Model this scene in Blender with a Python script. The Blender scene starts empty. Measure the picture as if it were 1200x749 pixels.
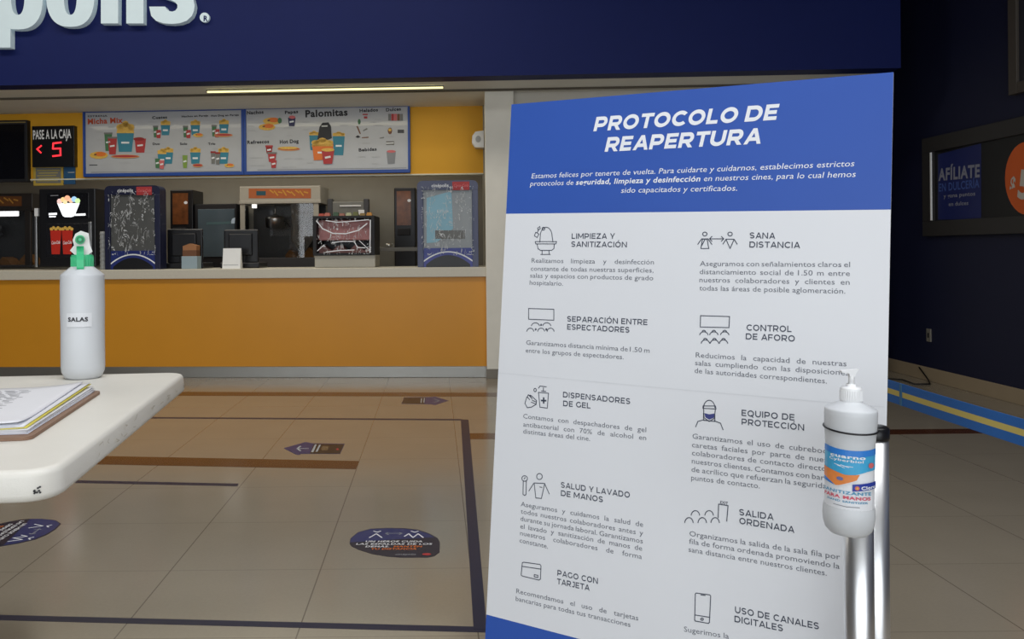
import bpy, bmesh, math, random
from mathutils import Vector, Matrix
random.seed(4)
C = bpy.context.scene.collection
SC = bpy.context.scene
R = math.radians
# ------------------------------------------------------------------ camera model
F, CX, CY, H = 1000.0, 509.0, 294.0, 1.15
ROLL = R(.5)
EYE = Vector((0, 0, H))
RV = Vector((math.cos(ROLL), 0, -math.sin(ROLL)))
UV = Vector((math.sin(ROLL), 0, math.cos(ROLL)))
def ray(x, y):
    return RV * ((x - CX) / F) + UV * ((CY - y) / F) + Vector((0, 1, 0))
cd = bpy.data.cameras.new('camera'); cam = bpy.data.objects.new('camera', cd); C.objects.link(cam)
cd.sensor_width = 36; cd.sensor_fit = 'HORIZONTAL'; cd.lens = F / 1200 * 36
cd.shift_x = (600 - CX) / 1200; cd.shift_y = -(374.5 - CY) / 1200
cd.clip_start = .02; cd.clip_end = 100
m = Matrix.Identity(4)
for i, v in enumerate((RV, UV, Vector((0, -1, 0)))):
    for k in range(3): m[k][i] = v[k]
cam.matrix_world = Matrix.Translation(EYE) @ m
SC.camera = cam
# ------------------------------------------------------------------ materials
def lin(c):
    return tuple((v / 255 / 12.92) if v / 255 <= .04045 else ((v / 255 + .055) / 1.055) ** 2.4 for v in c)
MATS = {}
def mat(name, rgb, rough=.5, metal=0, spec=.5, emit=None, es=0, trans=0, var=.06, scale=8, bump=0, bscale=200, alpha=1, coat=0, ior=1.45):
    if name in MATS: return MATS[name]
    M = bpy.data.materials.new(name); M.use_nodes = True
    nt = M.node_tree; b = nt.nodes['Principled BSDF']
    col = rgb if max(rgb) <= 1 else lin(rgb)
    tc = nt.nodes.new('ShaderNodeTexCoord')
    nz = nt.nodes.new('ShaderNodeTexNoise'); nz.inputs['Scale'].default_value = scale; nz.inputs['Detail'].default_value = 4
    nt.links.new(tc.outputs['Object'], nz.inputs['Vector'])
    mx = nt.nodes.new('ShaderNodeMix'); mx.data_type = 'RGBA'
    mx.inputs[6].default_value = (*[max(0, v * (1 - var)) for v in col], 1)
    mx.inputs[7].default_value = (*[min(1, v * (1 + var)) for v in col], 1)
    nt.links.new(nz.outputs['Fac'], mx.inputs[0]); nt.links.new(mx.outputs[2], b.inputs['Base Color'])
    b.inputs['Roughness'].default_value = rough; b.inputs['Metallic'].default_value = metal
    b.inputs['Specular IOR Level'].default_value = spec
    b.inputs['Transmission Weight'].default_value = trans; b.inputs['IOR'].default_value = ior
    b.inputs['Alpha'].default_value = alpha
    b.inputs['Coat Weight'].default_value = coat
    if emit:
        b.inputs['Emission Color'].default_value = (*(emit if max(emit) <= 1 else lin(emit)), 1)
        b.inputs['Emission Strength'].default_value = es
    if bump:
        n2 = nt.nodes.new('ShaderNodeTexNoise'); n2.inputs['Scale'].default_value = bscale; n2.inputs['Detail'].default_value = 3
        nt.links.new(tc.outputs['Object'], n2.inputs['Vector'])
        bp = nt.nodes.new('ShaderNodeBump'); bp.inputs['Strength'].default_value = bump; bp.inputs['Distance'].default_value = .01
        nt.links.new(n2.outputs['Fac'], bp.inputs['Height']); nt.links.new(bp.outputs['Normal'], b.inputs['Normal'])
    MATS[name] = M
    return M
def floor_mat():
    M = bpy.data.materials.new('polished_tile'); M.use_nodes = True
    nt = M.node_tree; N = nt.nodes; L = nt.links; b = N['Principled BSDF']
    g = N.new('ShaderNodeNewGeometry'); sp = N.new('ShaderNodeSeparateXYZ'); L.new(g.outputs['Position'], sp.inputs[0])
    def m(op, a, bb=None):
        n = N.new('ShaderNodeMath'); n.operation = op
        for i, v in enumerate((a, bb)):
            if v is None: continue
            if isinstance(v, (int, float)): n.inputs[i].default_value = v
            else: L.new(v, n.inputs[i])
        return n.outputs[0]
    def joint(o, off, w):
        t = m('FRACT', m('DIVIDE', m('ADD', o, off), .5435))
        d = m('MINIMUM', t, m('SUBTRACT', 1.0, t))
        return m('LESS_THAN', d, w / .5435)
    jx = m('MULTIPLY', joint(sp.outputs[0], .422 + 10 * .5435, .0022), .62)
    jy = m('MULTIPLY', joint(sp.outputs[1], -3.09 + 20 * .5435, .0022), .3)
    j = m('MAXIMUM', jx, jy)
    n1 = N.new('ShaderNodeTexNoise'); n1.inputs['Scale'].default_value = 3; n1.inputs['Detail'].default_value = 6
    n2 = N.new('ShaderNodeTexNoise'); n2.inputs['Scale'].default_value = 90; n2.inputs['Detail'].default_value = 2
    L.new(g.outputs['Position'], n1.inputs['Vector']); L.new(g.outputs['Position'], n2.inputs['Vector'])
    s = m('ADD', m('MULTIPLY', n1.outputs['Fac'], .6), m('MULTIPLY', n2.outputs['Fac'], .4))
    mx = N.new('ShaderNodeMix'); mx.data_type = 'RGBA'; L.new(s, mx.inputs[0])
    mx.inputs[6].default_value = (*lin((138, 129, 114)), 1); mx.inputs[7].default_value = (*lin((156, 147, 131)), 1)
    m2 = N.new('ShaderNodeMix'); m2.data_type = 'RGBA'; L.new(j, m2.inputs[0]); L.new(mx.outputs[2], m2.inputs[6])
    m2.inputs[7].default_value = (*lin((70, 60, 52)), 1)
    L.new(m2.outputs[2], b.inputs['Base Color'])
    b.inputs['Roughness'].default_value = .16; b.inputs['Specular IOR Level'].default_value = .55
    return M
def wrap_mat():
    """clear wrap: bare film is see-through, the glints of its crinkles are painted as pale streaks"""
    M = bpy.data.materials.new('clear_plastic_wrap'); M.use_nodes = True
    nt = M.node_tree; N = nt.nodes; L = nt.links
    out = N['Material Output']; N.remove(N['Principled BSDF'])
    tr = N.new('ShaderNodeBsdfTransparent'); tr.inputs[0].default_value = (.92, .93, .94, 1)
    pb = N.new('ShaderNodeBsdfPrincipled'); pb.inputs['Base Color'].default_value = (.62, .64, .66, 1); pb.inputs['Roughness'].default_value = .22
    tc = N.new('ShaderNodeTexCoord'); mp = N.new('ShaderNodeMapping'); mp.inputs['Scale'].default_value = (1.5, 1, .7); mp.inputs['Rotation'].default_value = (0, .35, 0)
    L.new(tc.outputs['Object'], mp.inputs[0])
    def noise(sc, det, dist):
        n = N.new('ShaderNodeTexNoise'); n.inputs['Scale'].default_value = sc; n.inputs['Detail'].default_value = det; n.inputs['Distortion'].default_value = dist
        L.new(mp.outputs[0], n.inputs['Vector']); return n.outputs['Fac']
    def m(op, a_, b_=None):
        n = N.new('ShaderNodeMath'); n.operation = op
        for i, v in enumerate((a_, b_)):
            if v is None: continue
            if isinstance(v, (int, float)): n.inputs[i].default_value = v
            else: L.new(v, n.inputs[i])
        return n.outputs[0]
    ridge = m('LESS_THAN', m('ABSOLUTE', m('SUBTRACT', noise(9, 3, 2.2), .5)), .014)  # thin noise ridges coloured pale to stand in for glints on the film
    patch = m('GREATER_THAN', noise(16, 2, 0), .5)
    mx = N.new('ShaderNodeMixShader'); L.new(m('MULTIPLY', ridge, patch), mx.inputs[0])
    L.new(tr.outputs[0], mx.inputs[1]); L.new(pb.outputs[0], mx.inputs[2]); L.new(mx.outputs[0], out.inputs[0])
    return M
def glass_mat():
    M = bpy.data.materials.new('thin_glass'); M.use_nodes = True
    nt = M.node_tree; N = nt.nodes; L = nt.links
    out = N['Material Output']; N.remove(N['Principled BSDF'])
    tr = N.new('ShaderNodeBsdfTransparent'); gl = N.new('ShaderNodeBsdfGlossy'); gl.inputs['Roughness'].default_value = .03
    fr = N.new('ShaderNodeFresnel'); fr.inputs[0].default_value = 1.45
    mx = N.new('ShaderNodeMixShader'); L.new(fr.outputs[0], mx.inputs[0]); L.new(tr.outputs[0], mx.inputs[1]); L.new(gl.outputs[0], mx.inputs[2]); L.new(mx.outputs[0], out.inputs[0])
    return M
FLOOR = floor_mat(); WRAP = wrap_mat(); GLASS = glass_mat()
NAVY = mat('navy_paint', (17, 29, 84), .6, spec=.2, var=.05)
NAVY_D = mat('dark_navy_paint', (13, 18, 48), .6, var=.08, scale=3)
SIGNW = mat('sign_white_acrylic', (206, 222, 228), .35, emit=(190, 214, 224), es=.14)
GRAYC = mat('soffit_grey', (226, 226, 220), .8)
KITCH = mat('kitchen_grey_wall', (165, 161, 148), .7)
ORANGE = mat('mustard_laminate', (214, 146, 34), .38, var=.05, scale=3)
ORANGE_W = mat('mustard_paint', (232, 170, 36), .6, var=.05, scale=3)
CTOP = mat('counter_stone', (206, 200, 184), .4, scale=60)
STEEL = mat('brushed_steel', (190, 190, 188), .32, 1)
CREAM = mat('cream_column', (232, 228, 216), .7)
WHITEP = mat('white_plastic', (236, 237, 238), .35)
BLACK = mat('black_plastic', (16, 16, 20), .35)
BLACKM = mat('matte_black', (26, 26, 30), .6)
DGREY = mat('dark_grey_metal', (64, 64, 66), .45)
MGREY = mat('mid_grey_plastic', (120, 120, 118), .5)
CREAMM = mat('cream_enamel', (172, 168, 156), .4)
CHROME = mat('polished_chrome', (240, 241, 242), .36, 1)
BLUEF = mat('blue_frame', (38, 76, 160), .45)
BLUED = mat('machine_blue', (34, 48, 118), .4)
BOARDW = mat('menu_white', (188, 190, 195), .25, coat=.4)
INK = mat('ink_black', (32, 32, 38), .5)
INKG = mat('ink_grey', (140, 142, 148), .6)
INKH = mat('ink_heading', (62, 68, 84), .6)
INKP = mat('ink_paragraph', (104, 108, 118), .6)
INKL = mat('ink_light_grey', (176, 178, 182), .6)
RED = mat('print_red', (180, 54, 56), .5)
REDD = mat('print_dark_red', (150, 30, 30), .5)
TEAL = mat('print_teal', (52, 132, 156), .5)
YEL = mat('print_popcorn', (232, 184, 84), .5, var=.3, scale=60)
ORP = mat('print_orange', (228, 120, 44), .5)
GREEN = mat('print_green', (70, 120, 80), .5)
PINK = mat('print_pink', (214, 108, 110), .5)
BROWN = mat('print_brown', (120, 78, 48), .5)
MICHU = mat('print_orange_red', (196, 78, 40), .5)
WINK = mat('ink_white', (236, 238, 242), .5)
TABLEW = mat('table_plastic', (229, 226, 217), .42, var=.03, scale=14, bump=.04, bscale=300)
POSTW = mat('poster_white', (226, 228, 232), .45, var=.01)
POSTB = mat('poster_blue', (46, 86, 174), .45, var=.05, scale=5)
TAPE = mat('navy_floor_tape', (20, 24, 56), .35)
BRINL = mat('brown_floor_inlay', (80, 46, 26), .2)
STK = mat('sticker_navy', (18, 22, 48), .3)
STKB = mat('sticker_blue', (30, 46, 104), .3)
STKD = mat('sticker_black', (20, 20, 28), .3)
LED = mat('red_led', (255, 30, 40), .5, emit=(1, .035, .05), es=1.3)
LEDT = mat('lit_white_lettering', (220, 220, 220), .5, emit=(.8, .8, .8), es=.12)
STRIP = mat('warm_tube', (255, 250, 190), .5, emit=(1, .9, .38), es=1.6)
FOAM = mat('foam_core', (220, 220, 220), .8)
GRN = mat('green_nozzle_plastic', (62, 190, 130), .35)
MILK = mat('frosted_plastic', (210, 213, 216), .38, var=.02)
LIQ = mat('cloudy_gel', (226, 230, 236), .3, trans=.25)
# ------------------------------------------------------------------ mesh builder
def PI4(o):
    return PINV.get(o.name, Matrix.Identity(4))
PINV = {}
class MB:
    def __init__(s, M=None): s.M = M or Matrix.Identity(4); s.v = []; s.f = []; s.mi = []; s.sm = []; s.mats = []
    def mid(s, m):
        if m not in s.mats: s.mats.append(m)
        return s.mats.index(m)
    def raw(s, vs, fs, m, smooth=False, world=False):
        o = len(s.v); i = s.mid(m)
        s.v += [Vector(p) if world else s.M @ Vector(p) for p in vs]
        for f in fs: s.f.append(tuple(k + o for k in f)); s.mi.append(i); s.sm.append(smooth)
    def bm(s, bm, m, smooth=False):
        bm.verts.index_update()
        s.raw([v.co for v in bm.verts], [[v.index for v in f.verts] for f in bm.faces], m, smooth); bm.free()
    def box(s, a, b, m, bev=0, seg=2):
        bm = bmesh.new(); bmesh.ops.create_cube(bm, size=1)
        a = Vector(a); b = Vector(b)
        for v in bm.verts:
            v.co = Vector([(a[i] + b[i]) / 2 + v.co[i] * (b[i] - a[i]) for i in range(3)])
        if bev: bmesh.ops.bevel(bm, geom=bm.edges[:] , offset=bev, segments=seg, affect='EDGES', profile=.5)
        bmesh.ops.recalc_face_normals(bm, faces=bm.faces)
        s.bm(bm, m)
    def lathe(s, prof, c, m, n=28, smooth=True, sx=1, sy=1):
        vs = []; fs = []
        for r, z in prof:
            for k in range(n):
                a = 2 * math.pi * k / n
                vs.append((c[0] + r * sx * math.cos(a), c[1] + r * sy * math.sin(a), c[2] + z))
        for i in range(len(prof) - 1):
            for k in range(n):
                k2 = (k + 1) % n
                fs.append((i * n + k, i * n + k2, (i + 1) * n + k2, (i + 1) * n + k))
        fs.append(tuple(range(n))[::-1]); fs.append(tuple((len(prof) - 1) * n + k for k in range(n)))
        s.raw(vs, fs, m, smooth)
    def cyl(s, p, q, r, m, r2=None, n=20, smooth=True):
        p = Vector(p); q = Vector(q); d = (q - p); L = d.length
        rot = d.to_track_quat('Z', 'Y').to_matrix().to_4x4()
        T = Matrix.Translation(p) @ rot
        r2 = r if r2 is None else r2
        vs = []; fs = []
        for (rr, z) in ((r, 0), (r2, L)):
            for k in range(n):
                a = 2 * math.pi * k / n; vs.append(T @ Vector((rr * math.cos(a), rr * math.sin(a), z)))
        for k in range(n): fs.append((k, (k + 1) % n, n + (k + 1) % n, n + k))
        s.raw(vs, fs, m, smooth); s.raw(vs, [tuple(range(n))[::-1], tuple(range(n, 2 * n))], m)
    def tube(s, pts, r, m, n=10, closed=False):
        pts = [Vector(p) for p in pts]; N = len(pts); vs = []; fs = []
        for i, p in enumerate(pts):
            a = pts[(i - 1) % N] if (closed or i > 0) else p
            b = pts[(i + 1) % N] if (closed or i < N - 1) else p
            t = (b - a).normalized(); up = Vector((0, 0, 1)) if abs(t.z) < .9 else Vector((1, 0, 0))
            x = t.cross(up).normalized(); y = x.cross(t)
            for k in range(n):
                g = 2 * math.pi * k / n; vs.append(p + (x * math.cos(g) + y * math.sin(g)) * r)
        for i in range(N if closed else N - 1):
            j = (i + 1) % N
            for k in range(n): fs.append((i * n + k, i * n + (k + 1) % n, j * n + (k + 1) % n, j * n + k))
        if not closed: fs.append(tuple(range(n))[::-1]); fs.append(tuple((N - 1) * n + k for k in range(n)))
        s.raw(vs, fs, m, True)
    def prism(s, pts, a, b, m, axis='y', smooth=False):
        """pts: 2D outline in the two other axes, extruded from a to b along axis"""
        def w(p, t): return (p[0], t, p[1]) if axis == 'y' else ((p[0], p[1], t) if axis == 'z' else (t, p[0], p[1]))
        n = len(pts)
        vs = [w(p, a) for p in pts] + [w(p, b) for p in pts]
        s.raw(vs, [tuple(range(n)), tuple(range(n, 2 * n))[::-1]], m)
        s.raw(vs, [(k, n + k, n + (k + 1) % n, (k + 1) % n) for k in range(n)], m, smooth)
    def build(s, name, parent=None, fix=True):
        me = bpy.data.meshes.new(name)
        P = PI4(parent) if parent else Matrix.Identity(4)
        me.from_pydata([P @ v for v in s.v], [], s.f)
        for m in s.mats: me.materials.append(m)
        me.polygons.foreach_set('material_index', s.mi); me.polygons.foreach_set('use_smooth', s.sm)
        me.update()
        if fix:
            b = bmesh.new(); b.from_mesh(me); bmesh.ops.remove_doubles(b, verts=b.verts, dist=1e-6)
            bmesh.ops.recalc_face_normals(b, faces=b.faces); b.to_mesh(me); b.free()
        o = bpy.data.objects.new(name, me); C.objects.link(o)
        if parent:
            o.parent = parent; PINV[o.name] = P
        return o
def tag(o, label=None, cat=None, group=None, kind=None):
    if label: o['label'] = label
    if cat: o['category'] = cat
    if group: o['group'] = group
    if kind: o['kind'] = kind
    return o
def thing(name, label, cat, M, group=None):
    """Empty at the base of a thing; M is its world matrix (location + turn about z)"""
    o = bpy.data.objects.new(name, None); C.objects.link(o); o.empty_display_size = .1
    o.matrix_world = M; PINV[o.name] = M.inverted()
    return tag(o, label, cat, group)
def T(x, y, z, rz=0): return Matrix.Translation((x, y, z)) @ Matrix.Rotation(rz, 4, 'Z')
def struct(o): o['kind'] = 'structure'; return o
# ------------------------------------------------------------------ printing: flat marks on a plane or a cylinder
GL = {}
def glyphs(chars):
    cs = sorted(set(chars) - {' '}); tmp = []
    def mk(t, off, res):
        cu = bpy.data.curves.new('t', 'FONT'); cu.body = t; cu.size = 1; cu.offset = off; cu.resolution_u = res; cu.fill_mode = 'FRONT' if False else 'BOTH'
        o = bpy.data.objects.new('t', cu); C.objects.link(o); tmp.append(o); return o
    OFF = {'r': 0.0, 'm': .010, 'b': .020, 'x': .036}
    hh = mk('HH', 0, 1); hsp = mk('H H', 0, 1); h1 = mk('H', 0, 1)
    adv = {c: mk('H' + c + 'H', 0, 1) for c in cs}
    gl = {(c, s): mk(c, o, 2 if s in 'rm' else 3) for c in cs for s, o in OFF.items()}
    bpy.context.view_layer.update(); dg = bpy.context.evaluated_depsgraph_get()
    def wid(o):
        me = o.evaluated_get(dg).to_mesh(); xs = [v.co.x for v in me.vertices]; return max(xs) - min(xs)
    whh = wid(hh)
    me = h1.evaluated_get(dg).to_mesh(); cap = max(v.co.y for v in me.vertices)
    GL['cap'] = cap; GL[' '] = (wid(hsp) - whh) / cap
    for c in cs: GL[c] = (wid(adv[c]) - whh) / cap
    for (c, s), o in gl.items():
        me = o.evaluated_get(dg).to_mesh()
        GL[(c, s)] = ([(v.co.x / cap, v.co.y / cap) for v in me.vertices], [tuple(p.vertices) for p in me.polygons])
    for o in tmp:
        cu = o.data; bpy.data.objects.remove(o); bpy.data.curves.remove(cu)
SPACING = {'r': .0, 'm': .03, 'b': .05, 'x': .075}
def runs(t):
    """split 'aa *bb* cc' into (char, bold?)"""
    out = []; b = False
    for ch in t:
        if ch == '*': b = not b
        else: out.append((ch, b))
    return out
def layout(t, style, bstyle='b'):
    x = 0; out = []
    for ch, b in runs(t):
        st = bstyle if b else style
        if ch != ' ': out.append((ch, st, x))
        x += GL[('adv', ch, st)] if st in CAPW else GL[ch] + SPACING[st]
    xs = [v[0] + gx for ch, st, gx in out for v in GL[(ch, st)][0]]
    return out, min(xs), max(xs)
# wide geometric capitals for the poster headings, drawn as stroked pieces of width w (cap height 1)
def caps(ch, w):
    acc = None
    for k, v in (('Á', 'A'), ('É', 'E'), ('Í', 'I'), ('Ó', 'O'), ('Ú', 'U')):
        if ch == k: ch, acc = v, True
    V = []; Fc = []; h = w / 2; cnt = [0]
    def q(*p): o = len(V); cnt[0] += 1; V.extend([(x, y, cnt[0] * 3e-5) for x, y in p]); Fc.append(tuple(range(o, o + len(p))))
    def rc(x0, y0, x1, y1): q((x0, y0), (x1, y0), (x1, y1), (x0, y1))
    def arc(cx, cy, rx, ry, a0, a1, n=26):
        o = len(V); cnt[0] += 1; e = cnt[0] * 3e-5
        for k in range(n + 1):
            a = R(a0 + (a1 - a0) * k / n); c, d = math.cos(a), math.sin(a)
            V.append((cx + rx * c, cy + ry * d, e)); V.append((cx + (rx - w) * c, cy + (ry - w) * d, e))
        for k in range(n): Fc.append((o + 2 * k, o + 2 * k + 2, o + 2 * k + 3, o + 2 * k + 1))
    def bowl(y0, y1, W):
        r = (y1 - y0) / 2; xs = max(w, W - r); rc(0, y0, xs, y0 + w); rc(0, y1 - w, xs, y1); arc(xs, y0 + r, W - xs, r, -90, 90, 16)
    W = dict(A=1.1, B=1.0, C=1.0, D=1.06, E=.82, F=.8, G=1.05, H=1.0, I=w, J=.66, K=1, L=.76, M=1.24, N=1.04, O=1.14, P=.94, Q=1.14, R=.96, S=.88, T=.92, U=1.0, V=1.1, W=1.6, X=1, Y=1.02, Z=.9)[ch]
    t = w * .94
    if ch == 'A': q((0, 0), (w, 0), (W / 2 + h, 1), (W / 2 - h, 1)); q((W - w, 0), (W, 0), (W / 2 + h, 1), (W / 2 - h, 1)); rc(.22 * W, .2, .78 * W, .2 + t)
    elif ch == 'B': rc(0, 0, w, 1); bowl(0, .5 + h * .9, W); bowl(.5 - h * .9, 1, W * .94)
    elif ch == 'C': arc(.56, .5, .57, .51, 42, 318)
    elif ch == 'D': rc(0, 0, w, 1); bowl(0, 1, W)
    elif ch == 'E': rc(0, 0, w, 1); rc(0, 0, W, t); rc(0, 1 - t, W, 1); rc(0, .5 - t / 2, W * .92, .5 + t / 2)
    elif ch == 'F': rc(0, 0, w, 1); rc(0, 1 - t, W, 1); rc(0, .46 - t / 2, W * .92, .46 + t / 2)
    elif ch == 'G': arc(.56, .5, .57, .51, 42, 325); rc(W - w, .1, W, .5)
    elif ch == 'H': rc(0, 0, w, 1); rc(W - w, 0, W, 1); rc(0, .5 - t / 2, W, .5 + t / 2)
    elif ch == 'I': rc(0, 0, w, 1)
    elif ch == 'J': rc(W - w, .33, W, 1); rc(W * .3, 1 - t, W, 1); arc(W - .33, .33, .33, .34, 0, -150, 16)
    elif ch == 'L': rc(0, 0, w, 1); rc(0, 0, W, t)
    elif ch == 'M': rc(0, 0, w, 1); rc(W - w, 0, W, 1); q((0, 1), (w * 1.1, 1), (W / 2 + h, .22), (W / 2 - h, .22)); q((W, 1), (W - w * 1.1, 1), (W / 2 - h, .22), (W / 2 + h, .22))
    elif ch == 'N': rc(0, 0, w, 1); rc(W - w, 0, W, 1); q((0, 1), (w, 1), (W, 0), (W - w, 0))
    elif ch in 'OQ':
        arc(W / 2, .5, W / 2, .51, 0, 360, 36)
        if ch == 'Q': q((W * .5, .22), (W * .62, .32), (W * .98, -.12), (W * .78, -.14))
    elif ch == 'P': rc(0, 0, w, 1); bowl(.27, 1, W)
    elif ch == 'R': rc(0, 0, w, 1); bowl(.29, 1, W); q((W * .44, .34), (W * .44 + w * 1.1, .34), (W + .02, 0), (W + .02 - w * 1.2, 0))
    elif ch == 'S': ry = (.5 + h) / 2 + .005; arc(W / 2, 1.01 - ry, W / 2, ry, 28, 270, 20); arc(W / 2, ry - .01, W / 2, ry, 90, -152, 20)
    elif ch == 'T': rc(0, 1 - t, W, 1); rc(W / 2 - h, 0, W / 2 + h, 1)
    elif ch == 'U': rc(0, .42, w, 1); rc(W - w, .42, W, 1); arc(W / 2, .42, W / 2, .43, 180, 360, 20)
    elif ch == 'V': q((0, 1), (w, 1), (W / 2 + h, 0), (W / 2 - h, 0)); q((W - w, 1), (W, 1), (W / 2 + h, 0), (W / 2 - h, 0))
    elif ch == 'X': q((0, 0), (w * 1.2, 0), (W, 1), (W - w * 1.2, 1)); q((0, 1), (w * 1.2, 1), (W, 0), (W - w * 1.2, 0))
    elif ch == 'Y': rc(W / 2 - h, 0, W / 2 + h, .45); q((0, 1), (w * 1.1, 1), (W / 2 + h, .36), (W / 2 - h, .36)); q((W, 1), (W - w * 1.1, 1), (W / 2 - h, .36), (W / 2 + h, .36))
    elif ch == 'Z': rc(0, 0, W, t); rc(0, 1 - t, W, 1); q((0, t * .5), (w * 1.25, t * .5), (W, 1 - t * .5), (W - w * 1.25, 1 - t * .5))
    if acc: q((W / 2 - .08, 1.08), (W / 2 + .06, 1.08), (W / 2 + .26, 1.3), (W / 2 + .06, 1.3))
    return V, Fc, W
CAPW = {'T': .25, 'G': .185}
def capset(chars):
    for st, w in CAPW.items():
        for c in set(chars) - {' '}:
            v, f, W = caps(c, w); GL[(c, st)] = (v, f); GL[('adv', c, st)] = W + (.12 if c in 'ATVY' else .2) * (1 if st == 'G' else .72)
        GL[('adv', ' ', st)] = .38 if st == 'T' else .5
class Plane:
    def __init__(s, O, ex, ey): s.O = Vector(O); s.ex = Vector(ex).normalized(); s.ey = Vector(ey).normalized(); s.n = s.ex.cross(s.ey)
    def px(s, x, y):
        d = ray(x, y); t = (s.O - EYE).dot(s.n) / d.dot(s.n); p = EYE + d * t - s.O
        return Vector((p.dot(s.ex), p.dot(s.ey)))
    def to3(s, u, v, off=0): return s.O + s.ex * u + s.ey * v + s.n * off
class Cyl:
    """surface of an upright cylinder; u is arc length measured from direction ang0"""
    def __init__(s, c, r, ang0, M=None): s.c = Vector(c); s.r = r; s.a = ang0; s.M = M or Matrix.Identity(4)
    def to3(s, u, v, off=0):
        a = s.a + u / s.r; r = s.r + off
        return s.M @ (s.c + Vector((r * math.cos(a), r * math.sin(a), v)))
class Print(MB):
    def __init__(s, pl, lift=.0006, px=True): super().__init__(); s.pl = pl; s.l = lift; s.usepx = px
    def P(s, p): return s.pl.px(*p) if s.usepx else Vector(p)
    def add(s, uvs, faces, m, layer):
        s.raw([s.pl.to3(q[0], q[1], s.l * layer + (q[2] if len(q) > 2 else 0)) for q in uvs], faces, m, world=True)
    def poly(s, pts, m, layer=1):
        s.add([s.P(p) for p in pts], [tuple(range(len(pts)))], m, layer)
    def rect(s, x0, y0, x1, y1, m, layer=1): s.poly([(x0, y0), (x1, y0), (x1, y1), (x0, y1)], m, layer)
    def ell(s, cx, cy, rx, ry, m, layer=1, n=24, a0=0, a1=360):
        s.poly([(cx + rx * math.cos(R(a0 + (a1 - a0) * k / n)), cy - ry * math.sin(R(a0 + (a1 - a0) * k / n))) for k in range(n + (a1 - a0 < 360))], m, layer)
    def line(s, pts, w, m, layer=2, closed=False):
        q = [s.P(p) for p in pts]
        if closed: q.append(q[0])
        for i_, (a, b) in enumerate(zip(q, q[1:])):
            d = b - a; z_ = (i_ % 4) * 2.5e-5
            if d.length < 1e-7: continue
            d.normalize(); nn = Vector((-d.y, d.x)) * w / 2; e = d * w * .35
            s.add([(*v_, z_) for v_ in (a - e - nn, b + e - nn, b + e + nn, a - e + nn)], [(0, 1, 2, 3)], m, layer)
    def text(s, t, p0, p1, cap, m, style='r', layer=2, shear=0, just=False, stretch=None):
        a = s.P(p0); b = s.P(p1); d = b - a; L = d.length; d.normalize(); nn = Vector((-d.y, d.x))
        if just:
            words = t.split(' '); W = []; tot = 0; k = stretch or 1.2
            for w in words:
                o, x0, x1 = layout(w, style); W.append((o, x0, x1)); tot += (x1 - x0) * cap * k
            gap = (L - tot) / max(1, len(words) - 1)
            if gap < cap * .46: gap = cap * .46; k *= (L - gap * (len(words) - 1)) / tot
            x = 0; items = []
            for o, x0, x1 in W:
                items.append((o, x0, k * cap, x)); x += (x1 - x0) * cap * k + gap
        else:
            o, x0, x1 = layout(t, style); items = [(o, x0, L / (x1 - x0), 0)]
        for o, x0, kx, xo in items:
            for ch, st, gx in o:
                vs, fs = GL[(ch, st)]
                s.add([(*(a + d * (xo + (q_[0] + gx - x0) * kx + shear * q_[1] * cap) + nn * (q_[1] * cap)), q_[2] if len(q_) > 2 else 0) for q_ in vs], fs, m, layer)
    def build(s, name, parent=None): return super().build(name, parent, fix=False)
glyphs("ABCDEFGHIJKLMNOPQRSTUVWXYZÁÉÍÓÚabcdefghijklmnopqrstuvwxyzáéíóúñ0123456789.,%$<-")
capset('ABCDEFGHIJLMNOPQRSTUVXYZÁÉÍÓÚ')
# ------------------------------------------------------------------ frames of the place
BA = R(-3)
BAY = T(.48, 7.72, 0, BA)                       # counter bay: x along the counter, y into the depth
BEX = (BAY.to_3x3() @ Vector((1, 0, 0))); BEY = (BAY.to_3x3() @ Vector((0, 1, 0)))
def bplane(by): return Plane(BAY @ Vector((0, by, 0)), BEX, (0, 0, 1))
def bp(x, y, by): return bplane(by).px(x, y)     # pixel -> (bay x, z)
def brect(x0, y0, x1, y1, by):
    c = bp((x0 + x1) / 2, (y0 + y1) / 2, by); a = bp(x0, (y0 + y1) / 2, by); b = bp(x1, (y0 + y1) / 2, by)
    t = bp((x0 + x1) / 2, y0, by); d = bp((x0 + x1) / 2, y1, by)
    return a.x, d.y, b.x, t.y                    # x0, z0, x1, z1
def bthing(name, label, cat, x0, y0, x1, y1, by, group=None):
    a, z0, b, z1 = brect(x0, y0, x1, y1, by)
    return thing(name, label, cat, BAY @ Matrix.Translation(((a + b) / 2, by, z0)), group)
FLP = Plane((0, 0, 0), (1, 0, 0), (0, 1, 0))
WX = 4.23
WRP = Plane((WX, 0, 0), (0, -1, 0), (0, 0, 1))
# ================================================================== SETTING
CZ = 4.3
b = MB(); b.box((-7.5, -4.7, -.1), (WX + .2, 13.2, 0), FLOOR); struct(b.build('floor'))
b = MB(); b.box((-7.5, -4.7, CZ), (WX + .2, 13.2, CZ + .15), mat('lobby_ceiling', (120, 118, 114), .9)); struct(b.build('ceiling'))
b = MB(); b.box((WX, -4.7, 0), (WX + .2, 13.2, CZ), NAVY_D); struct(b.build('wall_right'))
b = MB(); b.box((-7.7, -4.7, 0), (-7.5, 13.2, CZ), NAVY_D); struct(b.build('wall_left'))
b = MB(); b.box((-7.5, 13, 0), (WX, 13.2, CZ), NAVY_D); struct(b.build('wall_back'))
BBD = mat('beige_baseboard', (150, 134, 110), .5)
b = MB(); b.box((WX - .015, -4.7, 0), (WX, 13, .115), BBD, .004); struct(b.build('baseboard_right'))
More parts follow.
